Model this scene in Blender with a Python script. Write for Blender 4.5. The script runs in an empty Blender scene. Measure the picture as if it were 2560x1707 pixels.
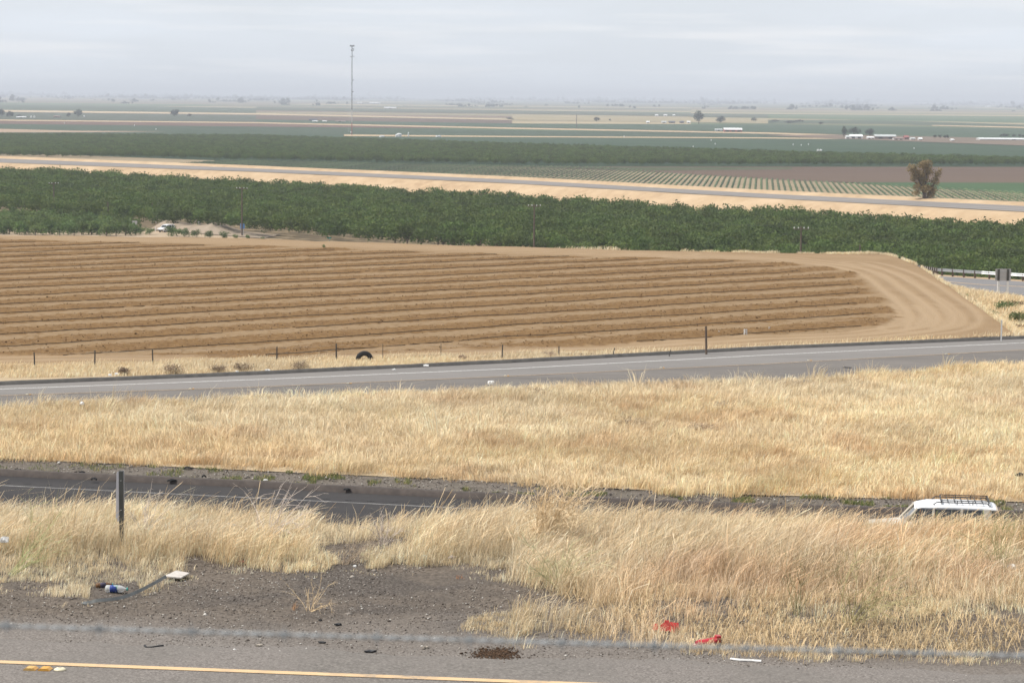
import bpy, math, random
import numpy as np
from mathutils import Vector, Matrix

random.seed(7)
RNG = np.random.default_rng(11)
scene = bpy.context.scene
COL = scene.collection

# ------------------------------------------------------------------ camera
F_PX, W_PX, H_PX = 6300.0, 2560.0, 1707.0
HORIZON = 242.0
PITCH = math.atan((H_PX / 2 - HORIZON) / F_PX)
ROLL = 0.0092
cam_d = bpy.data.cameras.new('camera')
cam = bpy.data.objects.new('camera', cam_d)
COL.objects.link(cam)
cam_d.sensor_width = 22.35
cam_d.lens = 22.35 * F_PX / W_PX
cam_d.clip_start = 0.1
cam_d.clip_end = 120000
cam_d.dof.use_dof = True
cam_d.dof.focus_distance = 38.0
cam_d.dof.aperture_fstop = 5.6
CM = (Matrix.Rotation(math.pi / 2 - PITCH, 3, 'X') @ Matrix.Rotation(ROLL, 3, 'Z'))
cam.matrix_world = CM.to_4x4()
scene.camera = cam

# ------------------------------------------------------------------ world, sun, exposure
SUN_EL, SUN_AZ = math.radians(57), math.radians(-97)      # azimuth from +Y, negative = left
world = bpy.data.worlds.new('World')
scene.world = world
world.use_nodes = True
wn = world.node_tree
wn.nodes.clear()
w_out = wn.nodes.new('ShaderNodeOutputWorld')
w_bg = wn.nodes.new('ShaderNodeBackground')
w_sky = wn.nodes.new('ShaderNodeTexSky')
w_sky.sky_type = 'NISHITA'
w_sky.sun_disc = False
w_sky.sun_elevation = SUN_EL
w_sky.sun_rotation = SUN_AZ
w_sky.altitude = 100
w_sky.air_density = 1.0
w_sky.dust_density = 2.5
w_sky.ozone_density = 1.0
# thin high cloud veil over the whole sky
w_tc = wn.nodes.new('ShaderNodeTexCoord')
w_map = wn.nodes.new('ShaderNodeMapping')
w_map.inputs['Scale'].default_value = (5, 5, 34)
w_no = wn.nodes.new('ShaderNodeTexNoise')
w_no.inputs['Scale'].default_value = 1.6
w_no.inputs['Detail'].default_value = 6
w_rp = wn.nodes.new('ShaderNodeValToRGB')
w_rp.color_ramp.elements[0].position = 0.42
w_rp.color_ramp.elements[0].color = (0.86, 0.86, 0.86, 1)
w_rp.color_ramp.elements[1].position = 0.68
w_rp.color_ramp.elements[1].color = (0.98, 0.98, 0.98, 1)
w_mx = wn.nodes.new('ShaderNodeMix')
w_mx.data_type = 'RGBA'
w_mx.inputs[7].default_value = (6.0, 6.4, 6.9, 1)
wn.links.new(w_tc.outputs['Generated'], w_map.inputs['Vector'])
wn.links.new(w_map.outputs[0], w_no.inputs['Vector'])
wn.links.new(w_no.outputs['Fac'], w_rp.inputs[0])
wn.links.new(w_rp.outputs[0], w_mx.inputs[0])
wn.links.new(w_sky.outputs[0], w_mx.inputs[6])
w_map2 = wn.nodes.new('ShaderNodeMapping'); w_map2.inputs['Scale'].default_value = (4, 4, 60); w_map2.inputs['Location'].default_value = (3.4, 1.1, 0.6)
w_no2 = wn.nodes.new('ShaderNodeTexNoise'); w_no2.inputs['Scale'].default_value = 2.2; w_no2.inputs['Detail'].default_value = 7
w_rp2 = wn.nodes.new('ShaderNodeValToRGB')
w_rp2.color_ramp.elements[0].position = 0.5; w_rp2.color_ramp.elements[0].color = (0, 0, 0, 1)
w_rp2.color_ramp.elements[1].position = 0.72; w_rp2.color_ramp.elements[1].color = (0.55, 0.55, 0.55, 1)
w_mx2 = wn.nodes.new('ShaderNodeMix'); w_mx2.data_type = 'RGBA'; w_mx2.inputs[7].default_value = (7.3, 7.25, 7.25, 1)
wn.links.new(w_tc.outputs['Generated'], w_map2.inputs['Vector']); wn.links.new(w_map2.outputs[0], w_no2.inputs['Vector'])
wn.links.new(w_no2.outputs['Fac'], w_rp2.inputs[0]); wn.links.new(w_rp2.outputs[0], w_mx2.inputs[0])
wn.links.new(w_mx.outputs[2], w_mx2.inputs[6]); wn.links.new(w_mx2.outputs[2], w_bg.inputs['Color'])
w_bg.inputs['Strength'].default_value = 0.119
wn.links.new(w_bg.outputs[0], w_out.inputs['Surface'])

S = Vector((math.sin(SUN_AZ) * math.cos(SUN_EL), math.cos(SUN_AZ) * math.cos(SUN_EL), math.sin(SUN_EL)))
sun_d = bpy.data.lights.new('sun', 'SUN')
sun_d.energy = 4.5
sun_d.angle = math.radians(1.2)
sun_d.color = (1.0, 0.955, 0.88)
sun = bpy.data.objects.new('sun', sun_d)
sun.rotation_euler = S.to_track_quat('Z', 'Y').to_euler()
sun.location = S * 200
COL.objects.link(sun)

scene.view_settings.view_transform = 'Standard'
scene.view_settings.look = 'None'
scene.view_settings.exposure = 0.22
scene.view_settings.gamma = 1.0
scene.view_settings.use_curve_mapping = False
scene.render.engine = 'CYCLES'
scene.cycles.max_bounces = 5
scene.cycles.diffuse_bounces = 2
scene.cycles.glossy_bounces = 2
scene.cycles.transmission_bounces = 4
scene.cycles.transparent_max_bounces = 8
scene.cycles.volume_bounces = 0
scene.cycles.use_denoising = True
scene.cycles.sample_clamp_indirect = 4

# ------------------------------------------------------------------ helpers
def ray(px, py):
    return CM @ Vector(((px - W_PX / 2) / F_PX, -(py - H_PX / 2) / F_PX, -1.0))

def P(px, py, z):
    """point at height z seen at a pixel of the photograph (used only to survey real positions)"""
    d = ray(px, py)
    t = z / d.z
    return np.array((d.x * t, d.y * t, z))

def PD(px, py, dist):
    d = ray(px, py)
    t = dist / d.y
    return np.array((d.x * t, dist, d.z * t))

CMI = np.array(CM.transposed())
def proj(p):
    q = np.asarray(p, float) @ CMI.T
    return np.stack((W_PX / 2 - q[..., 0] / q[..., 2] * F_PX, H_PX / 2 + q[..., 1] / q[..., 2] * F_PX), -1)

def inpoly(x, y, poly):
    poly = np.asarray(poly)[:, :2]
    ins = np.zeros(np.shape(x), bool)
    j = len(poly) - 1
    for i in range(len(poly)):
        xi, yi = poly[i]; xj, yj = poly[j]
        c = ((yi > y) != (yj > y)) & (x < (xj - xi) * (y - yi) / (yj - yi + 1e-12) + xi)
        ins ^= c
        j = i
    return ins

_lat = RNG.random((256, 256))
def vnoise(x, y, s=1.0, ox=0, oy=0):
    x = np.asarray(x, float) * s + ox; y = np.asarray(y, float) * s + oy
    xi = np.floor(x).astype(int); yi = np.floor(y).astype(int)
    fx = x - xi; fy = y - yi
    fx = fx * fx * (3 - 2 * fx); fy = fy * fy * (3 - 2 * fy)
    g = lambda a, b: _lat[a & 255, b & 255]
    return (g(xi, yi) * (1 - fx) + g(xi + 1, yi) * fx) * (1 - fy) + (g(xi, yi + 1) * (1 - fx) + g(xi + 1, yi + 1) * fx) * fy

def fbm(x, y, s=1.0, o=4, ox=0, oy=0):
    t = 0; a = 0.5; n = 0
    for k in range(o):
        t = t + a * vnoise(x, y, s * 2 ** k, ox + 17.3 * k, oy + 9.1 * k); n += a; a *= 0.5
    return t / n

def mesh_np(name, verts, faces, k):
    """fast mesh: faces (N,k) int array"""
    me = bpy.data.meshes.new(name)
    verts = np.ascontiguousarray(verts, np.float32); faces = np.ascontiguousarray(faces, np.int32)
    me.vertices.add(len(verts)); me.vertices.foreach_set('co', verts.ravel())
    me.loops.add(faces.size); me.loops.foreach_set('vertex_index', faces.ravel())
    me.polygons.add(len(faces)); me.polygons.foreach_set('loop_start', np.arange(0, faces.size, k, dtype=np.int32))
    me.update(calc_edges=True)
    return me

def mesh_py(name, verts, faces):
    me = bpy.data.meshes.new(name)
    me.from_pydata([tuple(map(float, v)) for v in verts], [], [tuple(map(int, f)) for f in faces])
    me.update()
    return me

def vcol(me, cols, name='Col'):
    a = me.color_attributes.new(name, 'FLOAT_COLOR', 'POINT')
    c = np.ones((len(me.vertices), 4), np.float32); c[:, :3] = cols
    a.data.foreach_set('color', c.ravel())

def fattr(me, name, vals):
    a = me.attributes.new(name, 'FLOAT', 'POINT')
    a.data.foreach_set('value', np.ascontiguousarray(vals, np.float32))

def add(name, me, m=None, parent=None, loc=None, smooth=False):
    o = bpy.data.objects.new(name, me)
    COL.objects.link(o)
    if m is not None and me is not None and not me.materials:
        me.materials.append(m)
    if parent is not None: o.parent = parent
    if loc is not None: o.location = tuple(map(float, loc))
    if smooth and me is not None:
        me.polygons.foreach_set('use_smooth', [True] * len(me.polygons))
    return o

def tag(o, label, cat, group=None):
    o['label'] = label; o['category'] = cat
    if group: o['group'] = group
    return o

def struct(o):
    o['kind'] = 'structure'; return o

def stuff(o, label=None, cat=None):
    o['kind'] = 'stuff'
    if label: o['label'] = label; o['category'] = cat
    return o

def thing(name, label, cat, loc=(0, 0, 0), rz=0, group=None):
    o = bpy.data.objects.new(name, None)
    COL.objects.link(o)
    o.location = tuple(map(float, loc)); o.rotation_euler = (0, 0, rz); o.empty_display_size = 0.2
    return tag(o, label, cat, group)

class MB:
    """collects shapes into one mesh"""
    def __init__(self): self.v = []; self.f = []
    def box(self, x0, x1, y0, y1, z0, z1):
        n = len(self.v)
        self.v += [(x0, y0, z0), (x1, y0, z0), (x1, y1, z0), (x0, y1, z0), (x0, y0, z1), (x1, y0, z1), (x1, y1, z1), (x0, y1, z1)]
        self.f += [(n, n+3, n+2, n+1), (n+4, n+5, n+6, n+7), (n, n+1, n+5, n+4), (n+1, n+2, n+6, n+5), (n+2, n+3, n+7, n+6), (n+3, n, n+4, n+7)]
        return self
    def tube(self, pts, r, k=6, cap=True):
        pts = [Vector(p) for p in pts]
        rs = r if hasattr(r, '__len__') else [r] * len(pts)
        base = len(self.v)
        for i, p in enumerate(pts):
            d = (pts[min(i+1, len(pts)-1)] - pts[max(i-1, 0)])
            d = d.normalized() if d.length > 1e-9 else Vector((0, 0, 1))
            a = d.cross(Vector((0, 0, 1)) if abs(d.z) < 0.9 else Vector((1, 0, 0))).normalized()
            b = d.cross(a)
            for j in range(k):
                t = 2 * math.pi * j / k
                self.v.append(tuple(p + (a * math.cos(t) + b * math.sin(t)) * rs[i]))
        for i in range(len(pts) - 1):
            for j in range(k):
                self.f.append((base+i*k+j, base+i*k+(j+1) % k, base+(i+1)*k+(j+1) % k, base+(i+1)*k+j))
        if cap and k > 2:
            self.f.append(tuple(base + j for j in range(k)))
            self.f.append(tuple(base + (len(pts)-1)*k + j for j in reversed(range(k))))
        return self
    def lathe(self, prof, k=12, c=(0, 0, 0)):
        base = len(self.v)
        for r, z in prof:
            for j in range(k):
                t = 2 * math.pi * j / k
                self.v.append((c[0] + r*math.cos(t), c[1] + r*math.sin(t), c[2] + z))
        for i in range(len(prof) - 1):
            for j in range(k):
                self.f.append((base+i*k+j, base+i*k+(j+1) % k, base+(i+1)*k+(j+1) % k, base+(i+1)*k+j))
        self.f.append(tuple(base + j for j in reversed(range(k))))
        self.f.append(tuple(base + (len(prof)-1)*k + j for j in range(k)))
        return self
    def prism(self, poly, y0, y1):
        """polygon in x,z extruded along y"""
        n = len(self.v); k = len(poly)
        self.v += [(x, y0, z) for x, z in poly] + [(x, y1, z) for x, z in poly]
        self.f.append(tuple(range(n, n+k))); self.f.append(tuple(reversed(range(n+k, n+2*k))))
        for i in range(k):
            j = (i+1) % k
            self.f.append((n+j, n+i, n+k+i, n+k+j))
        return self
    def mesh(self, name):
        return mesh_py(name, self.v, self.f)
    def build(self, name, m, parent=None, loc=None, smooth=False):
        return add(name, self.mesh(name), m, parent, loc, smooth)

# ------------------------------------------------------------------ materials
def newmat(name):
    m = bpy.data.materials.new(name); m.use_nodes = True
    nt = m.node_tree
    return m, nt, nt.nodes['Principled BSDF']

def N(nt, t, **kw):
    n = nt.nodes.new(t)
    for k, v in kw.items(): setattr(n, k, v)
    return n

def ramp(nt, stops):
    r = N(nt, 'ShaderNodeValToRGB')
    e = r.color_ramp.elements
    while len(e) < len(stops): e.new(0.5)
    for i, (p, c) in enumerate(stops):
        e[i].position = p; e[i].color = (c[0], c[1], c[2], 1)
    return r

def noise(nt, scale, detail=4, coord='Object', stretch=None, rough=0.55):
    tc = N(nt, 'ShaderNodeTexCoord')
    n = N(nt, 'ShaderNodeTexNoise')
    n.inputs['Scale'].default_value = scale; n.inputs['Detail'].default_value = detail
    n.inputs['Roughness'].default_value = rough
    if stretch:
        mp = N(nt, 'ShaderNodeMapping'); mp.inputs['Scale'].default_value = stretch
        nt.links.new(tc.outputs[coord], mp.inputs[0]); nt.links.new(mp.outputs[0], n.inputs['Vector'])
    else:
        nt.links.new(tc.outputs[coord], n.inputs['Vector'])
    return n

def mixc(nt, fac, a, b, blend='MIX'):
    x = N(nt, 'ShaderNodeMix', data_type='RGBA', blend_type=blend)
    for s, v in ((0, fac), (6, a), (7, b)):
        if isinstance(v, (int, float)): x.inputs[s].default_value = v
        elif isinstance(v, tuple): x.inputs[s].default_value = (*v, 1) if len(v) == 3 else v
        else: nt.links.new(v, x.inputs[s])
    return x.outputs[2]

def bumpn(nt, bsdf, h, strength=0.4, dist=0.02):
    b = N(nt, 'ShaderNodeBump'); b.inputs['Strength'].default_value = strength; b.inputs['Distance'].default_value = dist
    nt.links.new(h, b.inputs['Height']); nt.links.new(b.outputs[0], bsdf.inputs['Normal'])

def simple(name, c1, c2=None, scale=3.0, rough=0.85, metal=0.0, bump=0.0, spec=0.3, stretch=None, detail=5):
    m, nt, b = newmat(name)
    c2 = c2 or tuple(x * 0.8 for x in c1)
    n = noise(nt, scale, detail, stretch=stretch)
    r = ramp(nt, [(0.32, c1), (0.68, c2)])
    nt.links.new(n.outputs['Fac'], r.inputs[0]); nt.links.new(r.outputs[0], b.inputs['Base Color'])
    b.inputs['Roughness'].default_value = rough; b.inputs['Metallic'].default_value = metal
    b.inputs['Specular IOR Level'].default_value = spec
    if bump: bumpn(nt, b, n.outputs['Fac'], bump, 0.03)
    return m

def layered(name, stops1, s1, stops2, s2, mixmin=0.4, mixmax=0.6, s3=0.5, rough=0.92, bump=0.3, bscale=30, bdist=0.02, stretch=None, spec=0.2):
    """two colour noises mixed by a large scale noise"""
    m, nt, b = newmat(name)
    n1 = noise(nt, s1, 6, stretch=stretch); r1 = ramp(nt, stops1); nt.links.new(n1.outputs['Fac'], r1.inputs[0])
    n2 = noise(nt, s2, 6, stretch=stretch); r2 = ramp(nt, stops2); nt.links.new(n2.outputs['Fac'], r2.inputs[0])
    n3 = noise(nt, s3, 5, stretch=stretch); r3 = ramp(nt, [(mixmin, (0, 0, 0)), (mixmax, (1, 1, 1))]); nt.links.new(n3.outputs['Fac'], r3.inputs[0])
    c = mixc(nt, r3.outputs[0], r1.outputs[0], r2.outputs[0])
    nt.links.new(c, b.inputs['Base Color'])
    b.inputs['Roughness'].default_value = rough; b.inputs['Specular IOR Level'].default_value = spec
    if bump:
        nb = noise(nt, bscale, 4); bumpn(nt, b, nb.outputs['Fac'], bump, bdist)
    return m

def colattr(name, rough=0.8, trans=0.25, spec=0.15, mul=1.0):
    """colour of each plant piece from its own attribute, some light through it"""
    m, nt, b = newmat(name)
    a = N(nt, 'ShaderNodeVertexColor', layer_name='Col')
    b.inputs['Roughness'].default_value = rough; b.inputs['Specular IOR Level'].default_value = spec
    nt.links.new(a.outputs[0], b.inputs['Base Color'])
    if trans:
        t = N(nt, 'ShaderNodeBsdfTranslucent'); nt.links.new(a.outputs[0], t.inputs[0])
        mx = N(nt, 'ShaderNodeMixShader'); mx.inputs[0].default_value = trans
        nt.links.new(b.outputs[0], mx.inputs[1]); nt.links.new(t.outputs[0], mx.inputs[2])
        nt.links.new(mx.outputs[0], nt.nodes['Material Output'].inputs['Surface'])
    return m

def foliage(name, dark, light, trans=0.25, yellow=None):
    m, nt, b = newmat(name)
    oi = N(nt, 'ShaderNodeObjectInfo')
    n = noise(nt, 0.9, 3)
    r = ramp(nt, [(0.3, dark), (0.7, light)]); nt.links.new(n.outputs['Fac'], r.inputs[0])
    hsv = N(nt, 'ShaderNodeHueSaturation')
    mr = N(nt, 'ShaderNodeMapRange'); mr.inputs['To Min'].default_value = 0.7; mr.inputs['To Max'].default_value = 1.32
    nt.links.new(oi.outputs['Random'], mr.inputs[0]); nt.links.new(mr.outputs[0], hsv.inputs['Value'])
    mr2 = N(nt, 'ShaderNodeMapRange'); mr2.inputs['To Min'].default_value = 0.485; mr2.inputs['To Max'].default_value = 0.512
    mu = N(nt, 'ShaderNodeMath', operation='FRACT'); mm = N(nt, 'ShaderNodeMath', operation='MULTIPLY'); mm.inputs[1].default_value = 7.3
    nt.links.new(oi.outputs['Random'], mm.inputs[0]); nt.links.new(mm.outputs[0], mu.inputs[0]); nt.links.new(mu.outputs[0], mr2.inputs[0])
    nt.links.new(mr2.outputs[0], hsv.inputs['Hue'])
    nt.links.new(r.outputs[0], hsv.inputs['Color'])
    nt.links.new(hsv.outputs[0], b.inputs['Base Color'])
    b.inputs['Roughness'].default_value = 0.7; b.inputs['Specular IOR Level'].default_value = 0.25
    t = N(nt, 'ShaderNodeBsdfTranslucent'); nt.links.new(hsv.outputs[0], t.inputs[0])
    mx = N(nt, 'ShaderNodeMixShader'); mx.inputs[0].default_value = trans
    nt.links.new(b.outputs[0], mx.inputs[1]); nt.links.new(t.outputs[0], mx.inputs[2])
    nt.links.new(mx.outputs[0], nt.nodes['Material Output'].inputs['Surface'])
    return m

M = {}
M['near_asphalt'] = layered('near_asphalt', [(0.3, (0.085, 0.075, 0.067)), (0.5, (0.158, 0.14, 0.127)), (0.72, (0.255, 0.23, 0.21))], 55,
                            [(0.3, (0.09, 0.081, 0.074)), (0.55, (0.155, 0.14, 0.126)), (0.75, (0.24, 0.219, 0.199))], 40, s3=0.7, bump=0.5, bscale=90, bdist=0.01)
M['gravel'] = layered('gravel_shoulder', [(0.3, (0.036, 0.029, 0.024)), (0.5, (0.078, 0.065, 0.055)), (0.72, (0.18, 0.155, 0.134))], 38,
                      [(0.3, (0.058, 0.046, 0.037)), (0.5, (0.118, 0.096, 0.077)), (0.75, (0.2, 0.166, 0.135))], 24, mixmin=0.42, mixmax=0.56, s3=0.8, bump=0.9, bscale=45, bdist=0.025)
_m = M['gravel']; _nt = _m.node_tree; _b = _nt.nodes['Principled BSDF']
_src = _b.inputs['Base Color'].links[0].from_socket
_da = N(_nt, 'ShaderNodeAttribute', attribute_name='dust')
_dn = noise(_nt, 50, 5); _dr_ = ramp(_nt, [(0.3, (0.098, 0.085, 0.075)), (0.5, (0.166, 0.146, 0.13)), (0.72, (0.26, 0.234, 0.212))]); _nt.links.new(_dn.outputs['Fac'], _dr_.inputs[0])
_nt.links.new(mixc(_nt, _da.outputs['Fac'], _src, _dr_.outputs[0]), _b.inputs['Base Color'])
M['straw_ground'] = layered('straw_ground', [(0.3, (0.24, 0.18, 0.11)), (0.6, (0.40, 0.31, 0.2))], 9,
                            [(0.3, (0.28, 0.215, 0.135)), (0.7, (0.44, 0.345, 0.225))], 25, s3=0.4, bump=0.5, bscale=20, bdist=0.05)
M['dark_asphalt'] = layered('dark_asphalt', [(0.3, (0.024, 0.022, 0.0225)), (0.7, (0.04, 0.037, 0.037))], 8,
                            [(0.3, (0.03, 0.0275, 0.0275)), (0.7, (0.047, 0.043, 0.042))], 14, s3=0.3, stretch=(0.15, 1.6, 1), bump=0.1)
M['dike'] = simple('asphalt_dike', (0.045, 0.036, 0.032), (0.075, 0.06, 0.052), 3, bump=0.3)
M['dike_far'] = simple('asphalt_dike_far', (0.06, 0.056, 0.053), (0.095, 0.088, 0.08), 2, bump=0.3)
M['verge_gravel'] = layered('verge_gravel', [(0.3, (0.082, 0.068, 0.057)), (0.6, (0.135, 0.115, 0.098)), (0.78, (0.24, 0.21, 0.185))], 7,
                            [(0.3, (0.078, 0.066, 0.052)), (0.7, (0.14, 0.12, 0.098))], 2.5, s3=0.35, bump=0.6, bscale=8, bdist=0.05)
M['road_pale'] = layered('road_pale', [(0.3, (0.142, 0.132, 0.123)), (0.7, (0.178, 0.166, 0.156))], 1.2,
                         [(0.3, (0.155, 0.143, 0.134)), (0.7, (0.192, 0.178, 0.167))], 5, s3=0.15, stretch=(0.12, 1.4, 1), bump=0.05)
M['road_shoulder'] = layered('road_shoulder', [(0.3, (0.098, 0.088, 0.08)), (0.7, (0.146, 0.132, 0.12))], 1.5,
                             [(0.3, (0.118, 0.106, 0.096)), (0.7, (0.165, 0.149, 0.135))], 4, s3=0.2, stretch=(0.15, 1.2, 1), bump=0.1)
M['ramp_asphalt'] = simple('ramp_asphalt', (0.135, 0.13, 0.13), (0.17, 0.162, 0.16), 0.6, stretch=(0.2, 1, 1))
M['white_paint'] = simple('white_paint', (0.62, 0.61, 0.59), (0.48, 0.47, 0.45), 6, rough=0.7)
M['worn_white'] = simple('worn_white_paint', (0.27, 0.26, 0.25), (0.15, 0.145, 0.14), 2.0, rough=0.8)
M['yellow_paint'] = layered('yellow_paint', [(0.3, (0.5, 0.345, 0.195)), (0.7, (0.54, 0.385, 0.23))], 4,
                            [(0.35, (0.26, 0.22, 0.18)), (0.6, (0.46, 0.32, 0.19))], 22, mixmin=0.5, mixmax=0.62, s3=2.2, bump=0)
M['pale_yellow_paint'] = simple('pale_yellow_paint', (0.42, 0.30, 0.19), (0.34, 0.255, 0.175), 2.5)
M['dirt_bank'] = layered('dirt_bank', [(0.3, (0.24, 0.17, 0.105)), (0.7, (0.33, 0.245, 0.155))], 0.5,
                         [(0.3, (0.28, 0.2, 0.12)), (0.7, (0.37, 0.285, 0.18))], 1.3, s3=0.08, bump=0.4, bscale=2, bdist=0.2)
M['dry_slope'] = layered('dry_slope', [(0.3, (0.3, 0.205, 0.12)), (0.7, (0.43, 0.31, 0.19))], 0.35,
                         [(0.3, (0.34, 0.24, 0.14)), (0.7, (0.46, 0.34, 0.22))], 0.12, s3=0.03, bump=0.5, bscale=0.6, bdist=0.4)
M['mound_dirt'] = layered('mound_dirt', [(0.3, (0.22, 0.172, 0.128)), (0.7, (0.31, 0.245, 0.185))], 0.6,
                          [(0.3, (0.2, 0.16, 0.12)), (0.7, (0.29, 0.235, 0.18))], 0.25, s3=0.1, bump=0.6, bscale=1.2, bdist=0.3)
M['wood_dark'] = simple('weathered_wood', (0.045, 0.042, 0.038), (0.085, 0.078, 0.068), 12, stretch=(1, 1, 0.15), bump=0.3)
M['pole_wood'] = simple('pole_wood', (0.085, 0.06, 0.045), (0.13, 0.095, 0.07), 2, stretch=(1, 1, 0.1))
M['steel'] = simple('galvanised_steel', (0.42, 0.43, 0.43), (0.33, 0.34, 0.345), 4, rough=0.45, metal=0.6)
M['wire'] = simple('grey_wire', (0.31, 0.325, 0.335), (0.24, 0.25, 0.255), 40, rough=0.65, metal=0.1)
M['post_grey'] = simple('grey_post_paint', (0.055, 0.058, 0.055), (0.085, 0.088, 0.084), 14, rough=0.6, stretch=(1, 1, 0.2))
M['paddle'] = simple('pale_paddle', (0.6, 0.59, 0.63), (0.53, 0.52, 0.56), 9, rough=0.5)
M['white_plastic'] = simple('white_plastic', (0.72, 0.71, 0.69), (0.6, 0.59, 0.57), 8, rough=0.5)
M['white_wall'] = simple('white_wall', (0.68, 0.67, 0.66), (0.58, 0.57, 0.56), 0.3)
M['red_wall'] = simple('red_barn_wall', (0.28, 0.10, 0.09), (0.21, 0.075, 0.07), 0.4)
M['brown_wall'] = simple('brown_wall', (0.22, 0.16, 0.14), (0.16, 0.12, 0.1), 0.4)
M['dark_roof'] = simple('dark_roof', (0.09, 0.095, 0.12), (0.06, 0.065, 0.08), 0.4)
M['pale_roof'] = simple('pale_metal_roof', (0.74, 0.745, 0.74), (0.62, 0.63, 0.63), 0.3, rough=0.5)
M['grey_roof'] = simple('grey_metal_roof', (0.42, 0.44, 0.43), (0.34, 0.355, 0.35), 0.3, rough=0.5)
M['glass_dark'] = simple('dark_glass', (0.025, 0.03, 0.035), (0.04, 0.046, 0.05), 2, rough=0.12, spec=0.6)
M['rubber'] = simple('tyre_rubber', (0.014, 0.014, 0.015), (0.03, 0.029, 0.03), 6, rough=0.75, bump=0.3)
M['hose'] = simple('black_hose', (0.018, 0.014, 0.011), (0.035, 0.027, 0.02), 3, rough=0.6)
M['car_white'] = simple('white_car_paint', (0.78, 0.78, 0.79), (0.7, 0.7, 0.71), 1.5, rough=0.25, spec=0.5)
M['car_beige'] = simple('beige_car_paint', (0.5, 0.45, 0.37), (0.43, 0.385, 0.315), 1.5, rough=0.3, spec=0.5)
M['black_plastic'] = simple('black_plastic', (0.02, 0.02, 0.022), (0.035, 0.035, 0.038), 6, rough=0.5)
M['blue_sign'] = simple('blue_sign', (0.13, 0.27, 0.55), (0.11, 0.23, 0.48), 1.5)
M['teal_sign'] = simple('teal_street_sign', (0.05, 0.3, 0.26), (0.04, 0.25, 0.22), 2)
M['sign_back'] = simple('sign_back', (0.46, 0.44, 0.43), (0.38, 0.365, 0.36), 1.2, rough=0.6)
M['stone'] = simple('pale_stone', (0.45, 0.4, 0.34), (0.32, 0.28, 0.23), 20)
M['trunk'] = simple('tree_bark', (0.09, 0.065, 0.05), (0.14, 0.105, 0.08), 3, stretch=(1, 1, 0.2), bump=0.3)
M['grass'] = colattr('dry_grass', 0.75, 0.3)
M['weed'] = colattr('dry_weed_stems', 0.7, 0.0)
M['pebble'] = colattr('pebbles', 0.9, 0.0)
M['almond'] = foliage('orchard_leaves', (0.045, 0.075, 0.016), (0.108, 0.148, 0.033), 0.35)
M['young'] = foliage('young_tree_leaves', (0.06, 0.1, 0.028), (0.125, 0.175, 0.05), 0.35)
M['euc'] = foliage('eucalyptus_leaves', (0.23, 0.185, 0.075), (0.38, 0.285, 0.12), 0.4)
M['farm_tree'] = foliage('farm_tree_leaves', (0.028, 0.038, 0.024), (0.06, 0.07, 0.04))
M['green_shrub'] = foliage('green_shrub_leaves', (0.12, 0.16, 0.06), (0.22, 0.25, 0.1), 0.35)
M['rust_shrub'] = foliage('rust_shrub_leaves', (0.16, 0.09, 0.05), (0.27, 0.16, 0.09))
M['brown_bush'] = foliage('dry_bush_twigs', (0.24, 0.18, 0.125), (0.4, 0.3, 0.21), 0.3)

# ================================================================== TERRAIN
ZN, ZL, ZF, ZR2, ZRAMP, ZP = -4.75, -17.4, -16.5, -16.6, -17.6, -32.0
COLS = np.linspace(-750, 3310, 204)

def lerpx(xs, ys, x):
    xs = np.asarray(xs, float); ys = np.asarray(ys, float); x = np.asarray(x, float)
    y = np.interp(x, xs, ys)
    y = np.where(x < xs[0], ys[0] + (x - xs[0]) * (ys[1] - ys[0]) / (xs[1] - xs[0]), y)
    return np.where(x > xs[-1], ys[-1] + (x - xs[-1]) * (ys[-1] - ys[-2]) / (xs[-1] - xs[-2]), y)

def line(xs, ys, z, cols=COLS):
    yy = lerpx(xs, ys, cols)
    zz = np.full(len(cols), z) if np.isscalar(z) else lerpx(xs, z, cols)
    return np.array([P(c, y, zv) for c, y, zv in zip(cols, yy, zz)])

def loft(name, lines, subs, m, bump=0.0, bs=0.3, keep=False, seed=0):
    """surface through successive polylines; subs = rows in each strip"""
    rows = []
    for i in range(len(lines) - 1):
        for k in range(subs[i]):
            t = k / subs[i]
            rows.append(lines[i] * (1 - t) + lines[i+1] * t)
    rows.append(lines[-1])
    g = np.array(rows)
    if bump:
        w = np.ones(len(g)); w[0] = w[-1] = 0
        g[:, :, 2] += w[:, None] * bump * (fbm(g[:, :, 0], g[:, :, 1], bs, 4, seed * 3.1, seed * 7.7) - 0.5) * 2
    r, c = g.shape[:2]
    idx = np.arange(r * c).reshape(r, c)
    f = np.stack((idx[:-1, :-1], idx[:-1, 1:], idx[1:, 1:], idx[1:, :-1]), -1).reshape(-1, 4)
    me = mesh_np(name, g.reshape(-1, 3), f, 4)
    me.polygons.foreach_set('use_smooth', [True] * len(me.polygons))
    o = struct(add(name, me, m))
    return (o, g) if keep else o

def ribbon(name, pts, w, m, dz, off=0.0, parent=None):
    """flat strip of width w along a polyline, centred at lateral offset off (towards far side), dz above"""
    pts = np.asarray(pts); d = np.gradient(pts[:, :2], axis=0); d /= np.linalg.norm(d, axis=1)[:, None]
    n = np.stack((-d[:, 1], d[:, 0]), -1)
    a = pts.copy(); b = pts.copy()
    a[:, :2] += n * (off - w / 2); b[:, :2] += n * (off + w / 2)
    a[:, 2] += dz; b[:, 2] += dz
    k = len(pts)
    v = np.concatenate((a, b)); i = np.arange(k - 1)
    f = np.stack((i, i + 1, i + 1 + k, i + k), -1)
    return add(name, mesh_np(name, v, f, 4), m, parent)

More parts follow.
